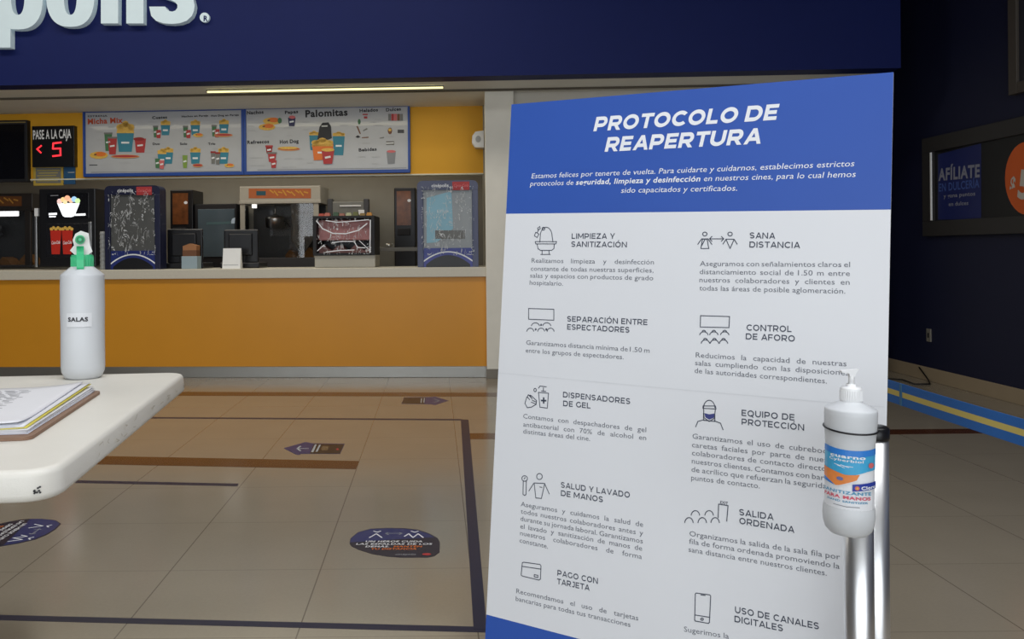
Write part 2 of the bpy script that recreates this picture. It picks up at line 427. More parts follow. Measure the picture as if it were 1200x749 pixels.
# entrance wall behind the camera with its glazed opening
b = MB()
b.box((-7.5, -4.9, 0), (-5.6, -4.7, CZ), CREAM); b.box((4.1, -4.9, 0), (WX + .2, -4.7, CZ), CREAM); b.box((-5.6, -4.9, 3.3), (4.1, -4.7, CZ), CREAM)
struct(b.build('wall_front'))
wn = struct(bpy.data.objects.new('window_1', None)); C.objects.link(wn); wn.location = (-1.6, -4.8, 0); PINV[wn.name] = Matrix.Translation((1.6, 4.8, 0))
b = MB()
for k in range(6):
    x = -5.6 + 9.7 * k / 5; b.box((x - .04, -4.84, 0), (x + .04, -4.76, 3.3), DGREY)
for z in (.04, 2.3, 3.26): b.box((-5.6, -4.84, z - .04), (4.1, -4.76, z + .04), DGREY)
b.build('window_frame', wn)
b = MB(); b.box((-5.6, -4.805, 0), (4.1, -4.795, 3.3), GLASS); b.build('pane', wn)
# fascia above the serving bay
SZ = 2.585
fx1 = bp(1055.5, 50, -.7).x
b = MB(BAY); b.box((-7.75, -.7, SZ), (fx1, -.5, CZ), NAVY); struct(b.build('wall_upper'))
b = MB(BAY); b.box((-7.75, -.5, SZ + .004), (fx1 - .02, 3.2, SZ + .12), GRAYC)
b.box((-7.75, -.12, SZ - .012), (fx1 - .02, -.09, SZ + .01), mat('ceiling_joint', (90, 84, 74), .8))
struct(b.build('trim_1'))
# menu header (mustard band), its white lower edge
HB = .77
hx1 = bp(566, 160, HB).x; _, hz0 = bp(300, 206.5, HB)
b = MB(BAY); b.box((-7.75, HB, hz0), (hx1, HB + .12, SZ + .01), ORANGE_W); struct(b.build('wall_menu'))
b = MB(BAY); b.box((-7.75, HB - .02, hz0 - .014), (hx1, HB + .12, hz0), mat('white_edge', (238, 234, 214), .5), .003); struct(b.build('trim_2'))
b = MB(BAY); b.box((hx1, HB - .02, 0), (hx1 + .12, HB + .5, SZ + .01), mat('return_beige', (170, 164, 148), .7)); b.box((hx1, HB + .5, 0), (hx1 + .12, 3.2, SZ + .01), KITCH); struct(b.build('wall_side'))
b = MB(BAY); b.box((-7.75, 3.0, 0), (hx1 + .1, 3.2, SZ + .01), KITCH); struct(b.build('wall_kitchen'))
# column at the end of the counter, pale wall beside it
cx0 = bp(569, 250, -.06).x; cx1 = bp(603, 250, -.06).x
b = MB(BAY); b.box((cx0, -.06, 0), (cx1, .4, SZ + .01), CREAM, .006)
o = struct(b.build('column'))
b = MB(BAY); b.box((cx0 - .004, -.072, 0), (cx1 + .004, -.055, .085), mat('column_base', (128, 122, 112), .5), .003); b.build('base_trim', o)
b = MB(BAY); b.box((cx1, .05, 0), (3.1, .2, SZ + .01), mat('pale_wall', (200, 196, 186), .8)); struct(b.build('wall_corridor'))
# brown inlaid strips of the floor
def strip(name, corners, m, h=.0008, lift=0):
    pts = [FLP.px(*c) for c in corners]; n = len(pts)
    bb = MB(); bb.prism([(p.x, p.y) for p in pts], lift, lift + h, m, 'z'); return bb.build(name)
for i, cs in enumerate((
    [(-40, 531.5), (421, 540.5), (417, 550), (-40, 541.5)],
    [(-60, 458.5), (592, 460.5), (592, 465), (-60, 463)],
    [(549, 508), (1149, 502.5), (1152, 508), (550, 515)])):
    o = strip('trim_%d' % (i + 3), cs, BRINL); struct(o)
# ================================================================== SIGN
FP = bplane(-.7)
sg = bthing('wall_sign', 'big white raised cinema lettering high on the navy fascia', 'sign', 0, -30, 245, 58, -.7)
def letter(fn, name='letter'):
    bb = MB(BAY); fn(bb); return bb.build(name, sg)
def Lp(x, y): q = FP.px(x, y); return (q.x, q.y)
def extr(bb, outer, inner=None, d=.07):
    """solid letter piece standing off the fascia, optionally with a hole (same point count)"""
    y0, y1 = -.7 - d, -.7
    O = [Lp(*p) for p in outer]; n = len(O)
    if inner is None: bb.prism(O, y0, y1, SIGNW); return
    I = [Lp(*p) for p in inner]
    vs = [(p[0], y0, p[1]) for p in O] + [(p[0], y0, p[1]) for p in I] + [(p[0], y1, p[1]) for p in O] + [(p[0], y1, p[1]) for p in I]
    fs = []
    for k in range(n):
        j = (k + 1) % n
        fs += [(k, j, n + j, n + k), (k, 2 * n + k, 2 * n + j, j), (n + k, n + j, 3 * n + j, 3 * n + k)]
    bb.raw(vs, fs, SIGNW)
def se(cx, cy, rx, ry, e=2.3, n=40):
    o = []
    for k in range(n):
        a = 2 * math.pi * k / n; c, s_ = math.cos(a), math.sin(a)
        o.append((cx + rx * math.copysign(abs(c) ** (2 / e), c), cy + ry * math.copysign(abs(s_) ** (2 / e), s_)))
    return o
def letter_p(bb):
    extr(bb, se(26, -1, 29, 38, 2.5), se(26, -3, 7.8, 23, 2.5)); extr(bb, [(-2, -36), (17.5, -36), (17.5, 58), (-2, 58)], d=.0695)
letter(letter_p)
letter(lambda bb: extr(bb, se(87, -4, 28, 38, 2.5), se(87, -4, 7.5, 24, 2.5)))
letter(lambda bb: extr(bb, [(122.5, -75), (143, -75), (142.5, 30), (122.5, 30)]))
def letter_i(bb):
    extr(bb, [(152, -38), (172, -38), (172, 30), (152, 30)]); extr(bb, se(162, -58, 11, 11))
letter(letter_i)
def letter_s(bb):
    half = [(178.5, 10.5), (197, 10.5), (199, 13.6), (202, 15.7), (205.5, 16.3), (209, 15), (211.3, 12), (211.3, 8.5), (209, 5.5), (203, 2.5), (194, -.5), (185, -5), (180.5, -11), (178.6, -19)]
    outer = [(230.5, 15.5), (228, 21.5), (222, 27), (214, 29.8), (205, 30.6), (195, 29.9), (186.5, 27), (181, 21.5)]
    sym = lambda p: (410 - p[0], -10 - p[1])
    pts = half + [sym(p) for p in outer] + [sym(p) for p in half] + outer
    extr(bb, pts)
letter(letter_s)
bb = MB(BAY); extr(bb, se(241, 21.5, 5.6, 5.6, 2, 24), d=.03); ro = bb.build('registered_mark', sg)
pr = Print(Plane(BAY @ Vector((0, -.73, 0)), BEX, (0, 0, 1)), .002); pr.text('R', (238.6, 24.6), (243.6, 24.6), .042, NAVY, 'x', 1); pr.build('letter_print', ro)
# ================================================================== CEILING TUBE
a = bplane(-.38)
q0 = bp(243, 103, -.32); q1 = bp(519, 98, -.32)
t = thing('light_tube', 'long glowing yellow tube light under the grey bay ceiling', 'light', BAY @ Matrix.Translation(((q0.x + q1.x) / 2, -.32, SZ)))
bb = MB(BAY); bb.box((q0.x - .01, -.327, SZ - .008), (q1.x + .01, -.313, SZ + .004), MGREY, .002); bb.build('batten', t)
bb = MB(BAY); bb.cyl((q0.x, -.32, SZ - .016), (q1.x, -.32, SZ - .016), .008, STRIP, n=12); bb.build('tube', t)
# ================================================================== COUNTER
cr = -.005; cl = -7.75
b = thing('service_counter', 'long mustard concession counter with steel kick plate', 'counter', BAY @ Matrix.Translation((-3, .4, 0)))
bb = MB(BAY); bb.box((cl, .02, .095), (cr, .66, .915), ORANGE); bb.build('front_panel', b)
bb = MB(BAY); bb.box((cl, .0, 0), (cr, .62, .1), mat('kick_steel', (150, 149, 144), .38, .9), .003); bb.build('kick_plate', b)
bb = MB(BAY); bb.box((cl, -.015, .912), (cr, .7, 1.0), CTOP, .005); tag(bb.build('countertop'), 'pale stone-coloured slab running along the top of the mustard counter', 'countertop')
bkz = .93
b = thing('back_counter', 'dark low work counter along the kitchen back wall', 'counter', BAY @ Matrix.Translation((-3, 2.6, 0)))
bb = MB(BAY); bb.box((cl, 2.2, 0), (hx1 - .01, 3.0, bkz - .04), DGREY); bb.build('cabinet_body', b)
bb = MB(BAY); bb.box((cl, 2.15, bkz - .04), (hx1 - .01, 3.0, bkz), MGREY, .004); bb.build('worktop', b)
# ================================================================== MENU BOARDS
MBY = HB - .06
def bucket(p, cx, top, bot, w, m, pop=YEL, layer=2, dome=None):
    """printed popcorn bucket: tapered cup under a heap of popcorn"""
    d = dome or w * .42
    p.ell(cx, top, w * .52, d, pop, layer, 14, 0, 180)
    for k in (-.34, 0, .34): p.ell(cx + k * w, top - d * (.55 if k else .85), w * .2, d * .32, pop, layer, 8)
    p.poly([(cx - w / 2, top - .4), (cx + w / 2, top - .4), (cx + w * .38, bot), (cx - w * .38, bot)], m, layer + 1)
    p.line([(cx - w * .2, (top + bot) / 2), (cx + w * .2, (top + bot) / 2)], .018, WINK, layer + 2)
def cup(p, cx, top, bot, w, m, lid=None, layer=3):
    p.poly([(cx - w / 2, top), (cx + w / 2, top), (cx + w * .36, bot), (cx - w * .36, bot)], m, layer)
    if lid: p.poly([(cx - w * .55, top - 1.6), (cx + w * .55, top - 1.6), (cx + w * .55, top + .5), (cx - w * .55, top + .5)], lid, layer + 1)
    p.line([(cx - w * .2, (top + bot) / 2), (cx + w * .2, (top + bot) / 2 - .6)], .016, WINK, layer + 2)
def dash(p, x, y, w, m=INKL): p.line([(x, y), (x + w, y)], .008, m, 2)
def hotdog(p, cx, cy, w, layer=4):
    p.ell(cx, cy, w / 2, 2.2, mat('print_bun', (214, 150, 90), .5), layer, 14); p.ell(cx, cy - .3, w * .46, 1.2, RED, layer + 1, 14)
def nachos(p, cx, cy, w, layer=4):
    p.ell(cx, cy, w / 2, w * .2, YEL, layer, 10); p.ell(cx + w * .1, cy - w * .06, w * .3, w * .13, ORP, layer + 1, 9); p.ell(cx - w * .18, cy - w * .03, w * .08, w * .05, BROWN, layer + 2, 6)
def menu_board(x0, y0, x1, y1, label, draw):
    t = bthing('menu_board', label, 'menu board', x0, y0, x1, y1, MBY, 'menu boards over the counter')
    a, z0, c, z1 = brect(x0, y0, x1, y1, MBY)
    w = .035
    bb = MB(BAY)
    bb.box((a, MBY, z0), (c, MBY + .06, z0 + w), BLUEF, .004); bb.box((a, MBY, z1 - w), (c, MBY + .06, z1), BLUEF, .004)
    bb.box((a, MBY + .001, z0 + w), (a + .022, MBY + .06, z1 - w), BLUEF); bb.box((c - .022, MBY + .001, z0 + w), (c, MBY + .06, z1 - w), BLUEF)
    bb.build('frame', t)
    bb = MB(BAY); bb.box((a + .02, MBY + .018, z0 + w - .002), (c - .02, MBY + .05, z1 - w + .002), BOARDW); bb.build('panel', t)
    p = Print(bplane(MBY + .018), .0012); draw(p); p.build('menu_print', t)
def draw1(p):
    p.text('ESTRENA', (103, 137.3), (126, 136.8), .016, INK, 'b'); p.text('Micha Mix', (103, 145.5), (144, 143.8), .052, MICHU, 'x')
    bucket(p, 147, 156.5, 178, 20, TEAL, dome=13)
    cup(p, 127, 157, 177, 9, GREEN, MGREY, 3); cup(p, 132, 162, 181, 10.5, RED, MGREY, 5)
    cup(p, 164.5, 162.5, 179, 13.5, RED, None, 3); p.ell(163, 163, 6.5, 2, REDD, 5)
    nachos(p, 116, 182, 22); hotdog(p, 147, 183.5, 34, 6); dash(p, 105, 193.5, 9, INK)
    for x, y, w in ((127, 149, 7), (113, 155, 7), (114, 164, 6), (171, 179, 8), (140, 191, 12)): dash(p, x, y, w)
    p.text('Cuates', (178.5, 139.6), (196, 138.8), .026, INK, 'x')
    p.text('Nachos en Pareja', (213, 137.6), (244, 136.4), .017, INK, 'x'); p.text('Hot Dog en Pareja', (247.5, 136.8), (280, 135.6), .017, INK, 'x')
    for cx, cy in ((189, 155), (224, 155), (257.5, 154)):
        bucket(p, cx + 5, cy - 8, cy + 3.5, 11, TEAL, dome=6); cup(p, cx - 6.5, cy - 6, cy + 6, 5.5, GREEN, MGREY, 3); cup(p, cx - 3, cy - 2.5, cy + 7, 6, RED, None, 5)
    nachos(p, 232.5, 158.5, 12, 7); hotdog(p, 262, 158.5, 22, 7)
    for cx, cy, t in ((193, 184, 'Duo'), (225, 184, 'Solo'), (258, 184, 'Trio')):
        p.text(t, (cx - 14, cy - 14), (cx - 5.5, cy - 14.3), .022, INK, 'x'); bucket(p, cx + 4, cy - 5, cy + 8, 12, TEAL, dome=6)
    bucket(p, 190, 181, 194, 10, TEAL, dome=6, layer=4); cup(p, 185, 186, 197, 6, GREEN, None, 8); cup(p, 190, 188, 198, 6, PINK, None, 9)
    cup(p, 217, 182, 197, 6, mat('print_lime', (130, 160, 70), .5), None, 5); hotdog(p, 232, 194, 12, 7)
    cup(p, 250, 179, 192, 5.5, MGREY, REDD, 5); cup(p, 255.5, 180, 193, 5.5, MGREY, REDD, 6); nachos(p, 269, 194, 12, 7)
    for k in range(14): dash(p, 175 + (k % 3) * 35 + (k * 7) % 9, 143 + (k // 3) * 10.5, 5)
    p.line([(107, 202), (281, 200.5)], .006, INKG, 2)
def draw2(p):
    p.text('Nachos', (289.5, 134.2), (309, 133), .032, INK, 'x'); nachos(p, 319, 142, 22, 3); nachos(p, 313, 149, 20, 6); p.ell(328, 141.5, 2.5, 3.5, GREEN, 8, 8)
    p.text('Papas', (334, 133.6), (349.5, 132.4), .03, INK, 'x'); cup(p, 342, 138, 148, 9, mat('print_navy', (50, 50, 90), .5), None, 3); p.ell(342.5, 137.5, 4, 2, PINK, 6, 8)
    p.text('Palomitas', (358, 137.3), (407.5, 135.2), .066, INK, 'x')
    p.text('Refrescos', (290, 168.8), (315.5, 167.6), .032, INK, 'x'); cup(p, 315.5, 172, 180, 8, REDD, RED, 3); cup(p, 319, 180, 190, 10, RED, MGREY, 6); cup(p, 321, 188, 197, 7, RED, None, 9)
    p.text('Hot Dog', (328, 168.4), (350, 167.2), .034, INK, 'x'); hotdog(p, 338.5, 174.8, 27, 4); p.ell(338, 173.5, 12, 1.6, YEL, 7)
    bucket(p, 368, 159, 176, 11, TEAL, dome=5); bucket(p, 397, 160, 182, 14, TEAL, dome=5)
    p.poly([(372, 164), (374.5, 149), (378, 144), (385, 143.5), (388, 148), (389, 162), (382, 165)], INK, 6); p.poly([(377, 147.3), (384, 147), (384, 148.6), (377, 148.8)], BOARDW, 7)
    p.poly([(366, 170), (391, 169), (389, 187), (368, 188)], ORP, 8); bucket(p, 378, 172, 186, 24, ORP, dome=9, layer=8)
    p.poly([(377, 176.5), (392, 175.5), (389.5, 192), (379.5, 192.5)], RED, 12); p.ell(384.5, 175.8, 7.6, 2, YEL, 13); p.line([(382, 185), (387, 184)], .02, WINK, 14)
    p.text('Helados', (421.5, 131.6), (443, 130.4), .03, INK, 'x'); p.text('Dulces', (452.5, 130.6), (470, 129.4), .03, INK, 'x'); p.text('Bebidas', (420.5, 177.6), (441.5, 176.4), .03, INK, 'x')
    p.rect(425, 133.5, 431, 135, RED, 3); p.rect(426.5, 136.5, 430.5, 139, RED, 3); p.ell(421, 142.8, 1.8, 3.4, GREEN, 3, 8); p.poly([(417.5, 148), (419.5, 148), (423, 157), (421.5, 157)], BROWN, 3)
    p.poly([(425, 153), (430, 150), (431, 151.5), (426, 154)], MGREY, 3); p.poly([(416.5, 160.5), (419.5, 158.5), (422.5, 160.5), (419.5, 162)], INK, 3); p.poly([(424, 161), (432, 160.3), (432, 161.6), (424, 162)], BROWN, 3); p.poly([(445, 161.5), (450, 160.5), (450, 162), (445, 162.5)], MGREY, 3)
    for x, m in ((455, MGREY), (458.5, RED), (462, PINK), (465.5, BROWN), (469, MGREY)): p.rect(x, 133.5, x + 3.2, 141.5, m, 3)
    p.ell(457, 153.5, 2.6, 4, BROWN, 3, 8); p.ell(457, 152.3, 1.8, 1.8, YEL, 4, 8); p.rect(466, 152, 473.5, 156, DGREY, 3); p.rect(452.5, 165.5, 462, 170, MGREY, 3); p.line([(453, 168), (461, 167.6)], .01, WINK, 4)
    p.poly([(453, 178), (464, 177), (462.5, 192), (454.5, 192.5)], INKG, 3); p.ell(458.5, 177.5, 5.4, 1.6, PINK, 4, 10)
    for k in range(26):
        x, y = ((291, 139), (291, 148), (291, 153), (293, 185), (302, 185), (293, 194), (302, 194), (333, 150), (336, 159), (308, 160), (354, 143), (398, 147), (355, 152), (360, 191), (420, 184), (436, 184), (436, 192), (334, 186), (346, 186), (425, 168), (434, 143), (440, 140), (440, 147), (452, 160), (331, 196), (340, 196))[k]
        dash(p, x, y, 6 + k % 4)
    p.line([(302, 199.2), (476, 196.8)], .006, INKG, 2)
menu_board(97, 126.2, 285.3, 206.2, 'left lit-off menu board with popcorn buckets and orange-red heading', draw1)
menu_board(285.6, 122.2, 480.5, 203.6, 'right menu board headed Palomitas in dark bold lettering', draw2)
# ================================================================== WALL DISPLAYS LEFT
def slab(bb, x0, y0, x1, y1, by, d, m, bev=.004):
    a, z0, c, z1 = brect(x0, y0, x1, y1, by); bb.box((a, by, z0), (c, by + d, z1), m, bev)
QY = HB - .07
t = bthing('queue_display', 'small black call sign with red digit beside the left menu board', 'display', 37.5, 147.5, 87, 195.5, QY)
bb = MB(BAY); slab(bb, 37.5, 147.5, 87, 195.5, QY, .07, BLACK); bb.build('case', t)
p = Print(bplane(QY), .0012); p.text('PASE A LA CAJA', (39, 163.2), (83.5, 161.6), .088, LEDT, 'b', 1); p.build('caption_print', t)
p = Print(bplane(QY), .0012); p.line([(48.5, 170.8), (43.5, 174.8), (48, 179)], .015, LED, 1); p.build('arrow_mark', t)
p = Print(bplane(QY), .0012); p.line([(71.5, 167), (62.5, 168), (62, 174.3), (70.8, 174), (71, 182), (62, 183)], .017, LED, 1); p.build('digit', t)
t = bthing('wall_screen', 'unlit black screen at the left end of the mustard band', 'screen', -30, 141, 32, 213.5, QY)
bb = MB(BAY); slab(bb, -30, 141, 32, 213.5, QY, .07, BLACKM, .006); bb.build('bezel', t)
bb = MB(BAY); slab(bb, -26, 146, 28.5, 210, QY - .002, .01, mat('dark_screen', (10, 10, 16), .15), 0); bb.build('screen', t)
bb = MB(BAY); slab(bb, -26, 143, 30, 144.2, QY - .003, .01, mat('worn_edge', (150, 130, 70), .5), 0); bb.build('top_strip', t)
NY = HB - .015
t = bthing('notice', 'yellow-edged printed notice hanging below the red digit sign', 'notice', 39, 195.8, 74, 217.5, NY)
bb = MB(BAY); slab(bb, 39, 195.8, 74, 217.5, NY, .0155, mat('notice_yellow', (196, 166, 70), .6), .002); bb.build('board', t)
p = Print(bplane(NY), .0012); p.rect(42, 196.8, 71.5, 214.5, MGREY, 1)
for k in range(5): p.line([(44 + (k % 2) * 2, 200 + k * 3), (69.5 - (k % 3) * 2, 199.6 + k * 3)], .012, mat('notice_ink', (176, 160, 90), .6), 2)
p.build('notice_print', t)
t = bthing('wall_card', 'plain blue card fixed beside the yellow-edged notice', 'card', 74.6, 195.8, 88, 216, NY)
bb = MB(BAY); slab(bb, 74.6, 195.8, 88, 216, NY, .0155, mat('card_blue', (40, 88, 130), .5), .002); bb.build('board', t)
p = Print(bplane(NY), .0012); p.line([(80, 202.2), (87, 202)], .008, INKL, 1); p.build('card_print', t)
# ================================================================== DRINK DISPENSERS (plastic wrapped)
def wrap_sheet(x0, y0, x1, y1, by, parent, amp=.015, seed=1):
    rn = random.Random(seed); a, z0, c, z1 = brect(x0, y0, x1, y1, by); nx, nz = 22, 30
    ph = [(rn.uniform(8, 40), rn.uniform(-30, 30), rn.uniform(0, 6)) for _ in range(7)]
    vs = []; fs = []
    for j in range(nz + 1):
        for i in range(nx + 1):
            u = a + (c - a) * i / nx; w = z0 + (z1 - z0) * j / nz
            d = sum(abs(math.sin(u * kx + w * kz + q)) for kx, kz, q in ph) / 7
            vs.append((u, by - d * amp - rn.uniform(0, amp * .35), w))
    for j in range(nz):
        for i in range(nx): k = j * (nx + 1) + i; fs.append((k, k + 1, k + nx + 2, k + nx + 1))
    bb = MB(BAY); bb.raw(vs, fs, WRAP); return bb.build('plastic_wrap', parent, fix=False)
def dispenser(x0, y0, x1, y1, label, body, inner, lit, seed):
    by = .08; d = .16
    t = bthing('drink_dispenser', label, 'drink dispenser', x0, y0, x1, y1, by, 'wrapped drink dispensers on the counter')
    a, z0, c, z1 = brect(x0, y0, x1, y1, by); z0 = 1.0
    w = c - a; r = .05; pts = [(a, z0), (c, z0)]
    for k in range(7): g = R(90 * k / 6); pts.append((c - r + r * math.cos(g), z1 - r + r * math.sin(g)))
    for k in range(7): g = R(90 + 90 * k / 6); pts.append((a + r + r * math.cos(g), z1 - r + r * math.sin(g)))
    bb = MB(BAY); bb.prism(pts, by + .03, by + d, body); 
    # raised frame: sides, top bar
    s = w * .1; tz = z1 - .085
    bb.box((a, by, z0), (a + s, by + .03, tz), body, .004); bb.box((c - s, by, z0), (c, by + .03, tz), body, .004)
    bb.prism([q for q in pts if q[1] > tz - .001] + [(a, tz), (c, tz)], by, by + .03, body)
    bb.build('body', t)
    bb = MB(BAY); bb.box((a + s, by + .022, z0 + .16), (c - s, by + .031, tz), inner); bb.build('front_screen', t)
    p = Print(bplane(by), .0012, px=False)
    zc = z1 - .06
    p.text('cinépolis', (a + w * .24, zc), (a + w * .52, zc), .03, WINK, 'b', 1)
    p.rect(a + w * .58, zc - .03, a + w * .86, z1 - .012, RED, 1); p.text('Coca-Cola', (a + w * .6, zc), (a + w * .84, zc), .026, PINK, 'b', 2, shear=.25)
    p.build('header_print', t)
    # arched lower panel with its dark dispensing recess
    n = 16; ar = []
    for k in range(n + 1):
        q = k / n; ar.append((a + s + (w - 2 * s) * q, z0 + .055 + .085 * (1 - (2 * q - 1) ** 2)))
    bb = MB(BAY); bb.prism([(a + s, z0), (c - s, z0), (c - s, z0 + .175)] + [(a + s, z0 + .175)], by + .012, by + .03, BLUED if not lit else mat('machine_violet', (70, 78, 150), .4)); lo = bb.build('lower_panel', t)
    p = Print(bplane(by + .012), .0015, px=False); p.poly([(a + s + .02, z0)] + [(x * .9 + (a + c) / 2 * .1, z - .03) for x, z in ar] + [(c - s - .02, z0)], BLACK, 1); p.line(ar, .012, WINK, 2); p.build('arch_print', lo)
    wrap_sheet(x0 + 5, y0 + 7, x1 - 5, y1 - 13, by - .004, t, .016, seed)
    return t, (a, c, z0, z1)
t, g = dispenser(122.5, 217.5, 187.5, 312, 'dark blue drink dispenser wrapped in clear plastic near the spray bottle', mat('machine_dark_blue', (20, 24, 56), .4), mat('dim_screen', (92, 92, 90), .35), False, 3)
t, g = dispenser(489, 211.5, 560.5, 312, 'grey-blue drink dispenser under crinkled clear plastic beside the white column', mat('machine_grey_blue', (82, 88, 116), .45), mat('pale_screen', (160, 165, 168), .4), True, 8)
p = Print(bplane(.08 + .022), .0015); p.poly([(500, 232), (529, 224), (531, 268), (512, 284), (500, 285)], mat('pale_cyan_image', (150, 196, 214), .5), 1); p.rect(510, 270, 545, 280, MGREY, 1.4); p.build('screen_image', t)
# stack of clear cups leaning by the dispenser
t = bthing('cup_stack', 'tall stack of clear cups left of the dark blue dispenser', 'cups', 118.5, 270, 125, 312, .2)
a, z0, c, z1 = brect(117.5, 270, 124.5, 312, .2); bb = MB(BAY); prof = []
for k in range(9): z = k * (z1 - 1.0) / 9; prof += [(.03, z), (.033, z + .004), (.028, z + .03)]
bb.lathe(prof, ((a + c) / 2, .2, 1.0), mat('clear_cup', (160, 162, 162), .3), 16); bb.build('cups', t)
# ================================================================== LIT CUP SCREEN CABINET
by = .25
t = bthing('display_cabinet', 'tall black cabinet with glowing popcorn-cup screen behind the spray bottle', 'display cabinet', 46, 221, 112, 312, by)
bb = MB(BAY); slab(bb, 46, 221, 112, 313, by, .3, BLACK, .01); bb.build('body', t)
bb = MB(BAY); slab(bb, 55, 226, 104, 256, by - .006, .012, mat('dark_glass', (18, 18, 22), .15), .002); sc_ = bb.build('screen', t)
LW = mat('lit_white', (250, 252, 255), .5, emit=(.9, .95, 1), es=.85)
p = Print(bplane(by - .006), .0012)
p.poly([(67, 238), (93.5, 238), (87.5, 253), (84, 254.5), (76, 254.5), (73.5, 253)], LW, 1)
for i, (x, y, r_, e) in enumerate(((70, 236, 3.2, (1, .55, .5)), (74, 234, 3, (1, .6, .1)), (79, 232.5, 3.6, (1, .35, .1)), (83.5, 235, 3, (1, .5, .2)), (87, 233.5, 3.4, (.2, .6, 1)), (91, 235.5, 3.2, (.6, 1, .3)), (76.5, 237, 2.6, (1, .8, .3)))):
    p.ell(x, y, r_, r_, mat('lit_popcorn_%d' % i, (200, 200, 200), .5, emit=e, es=.75), 2 + i * .1, 9)
p.line([(58, 251), (66, 250.6)], .02, LW, 1); p.line([(58, 254), (65, 253.8)], .012, LW, 1); p.line([(89, 251.8), (99.5, 251.4)], .02, LW, 1); p.line([(59.5, 229.4), (68, 229)], .008, INKG, 1)
p.build('screen_image', sc_)
bb = MB(BAY); slab(bb, 54, 262, 104, 302, by - .004, .01, mat('lower_window', (26, 26, 30), .25), .002); lw = bb.build('lower_panel', t)
p = Print(bplane(by - .004), .0012)
CUPR = mat('cup_red_print', (176, 36, 26), .4, emit=(.5, .03, .01), es=.12)
for cx in (65.5, 79):
    p.poly([(cx - 6.5, 270), (cx + 6.5, 270), (cx + 4.8, 298), (cx - 4.8, 298)], CUPR, 2)
    for k in range(5): p.ell(cx - 5.2 + k * 2.6, 268.5 - (k % 2) * 1.4, 2, 2, YEL, 1, 8)
    p.text('Coca-Cola', (cx - 5, 286.5), (cx + 5, 285.5), .03, WINK, 'b', 3, shear=.2)
p.build('cup_print', lw)
bb = MB(BAY); slab(bb, 103.5, 260, 107, 300, by - .012, .012, STEEL, .002); bb.build('edge_strip', t)
# ================================================================== POPCORN MACHINES
def popcorn_machine(x0, y0, x1, label, by, fr, body, dim):
    yb = 314; s = (x1 - x0) / 95
    t = bthing('popcorn_machine', label, 'popcorn machine', x0, y0, x1, yb, by, 'popcorn machines behind the counter')
    X = lambda v: x0 + v * s; Y = lambda v: y0 + v
    d = .55
    bb = MB(BAY); slab(bb, x0, y0, x1, Y(18), by, d, body, .008); slab(bb, x0 - .5, Y(17), x1 + .5, Y(20.5), by - .01, d + .02, body, .004); hd = bb.build('header', t)
    p = Print(bplane(by), .0015); p.rect(X(11), Y(3), X(84), Y(14.5), fr, 1); p.rect(X(20), Y(6), X(31), Y(11), mat('header_teal', (40, 84, 96), .5), 2)
    for k in range(9): p.line([(X(36 + k * 5), Y(5 + k % 3)), (X(40 + k * 5), Y(8 + k % 2 * 3))], .016, mat('header_ochre', (206, 150, 60), .5), 2)
    p.build('sign_print', hd)
    for xa, xb in ((1, 6.5), (87, 93)):
        for q in (by + .002, by + d - .045):
            bb = MB(BAY); slab(bb, X(xa), Y(20), X(xb), Y(86), q, .04, body, .003); bb.build('corner_post', t)
    bb = MB(BAY); a, z0, c, z1 = brect(x0, Y(84), x1, yb, by); bb.box((a, by, bkz if by > 2 else z0), (c, by + d, z1), DGREY, .006); bb.build('base', t)
    bb = MB(BAY); a, z0, c, z1 = brect(X(3), Y(20), X(92), Y(86), by); bb.box((a, by + d - .02, z0), (c, by + d - .005, z1), mat('machine_back', (56, 58, 58), .4)); bb.build('back_panel', t)
    bb = MB(BAY); bb.box((a + .04, by + .008, z0), (c - .04, by + .012, z1), GLASS); bb.build('glass_front', t)
    # kettle hanging from the header with its rods and lamp
    kx = (a + c) / 2 - .12; kz = z1 - .3
    bb = MB(BAY); bb.lathe([(.05, 0), (.11, .02), (.12, .12), (.12, .14), (.1, .15), (.03, .17)], (kx, by + .28, kz), STEEL, 20); bb.cyl((kx, by + .28, kz + .16), (kx, by + .28, z1), .012, STEEL); bb.cyl((kx + .12, by + .24, kz + .1), (kx + .2, by + .2, kz + .02), .009, BLACK); bb.build('kettle', t)
    bb = MB(BAY); bb.cyl((a + .12, by + .12, z1), (a + .12, by + .12, z1 - .05), .03, mat('lamp_glow', (240, 240, 235), .4, emit=(1, .97, .9), es=1.2)); bb.build('lamp', t)
    # warm heap of leftover popcorn along the bottom
    bb = MB(BAY); pts = [(a + (c - a) * .52, z0)] + [(a + (c - a) * (.52 + .42 * k / 8), z0 + .05 + .06 * math.sin(k * 1.3) + .04 * k / 8) for k in range(9)] + [(a + (c - a) * .95, z0)]
    bb.prism(pts, by + .2, by + .42, mat('popcorn_heap', (120, 82, 40), .9, var=.4, scale=30)); bb.build('popcorn', t)
    return t, (a, c, z0, z1, by)
SIGNO = mat('header_orange', (178, 98, 54), .5, var=.15, scale=12)
t, (a, c, z0, z1, by) = popcorn_machine(280.5, 218, 375.5, 'cream popcorn machine with orange header sign right of the framed coffee machine', 2.25, SIGNO, CREAMM, 0)
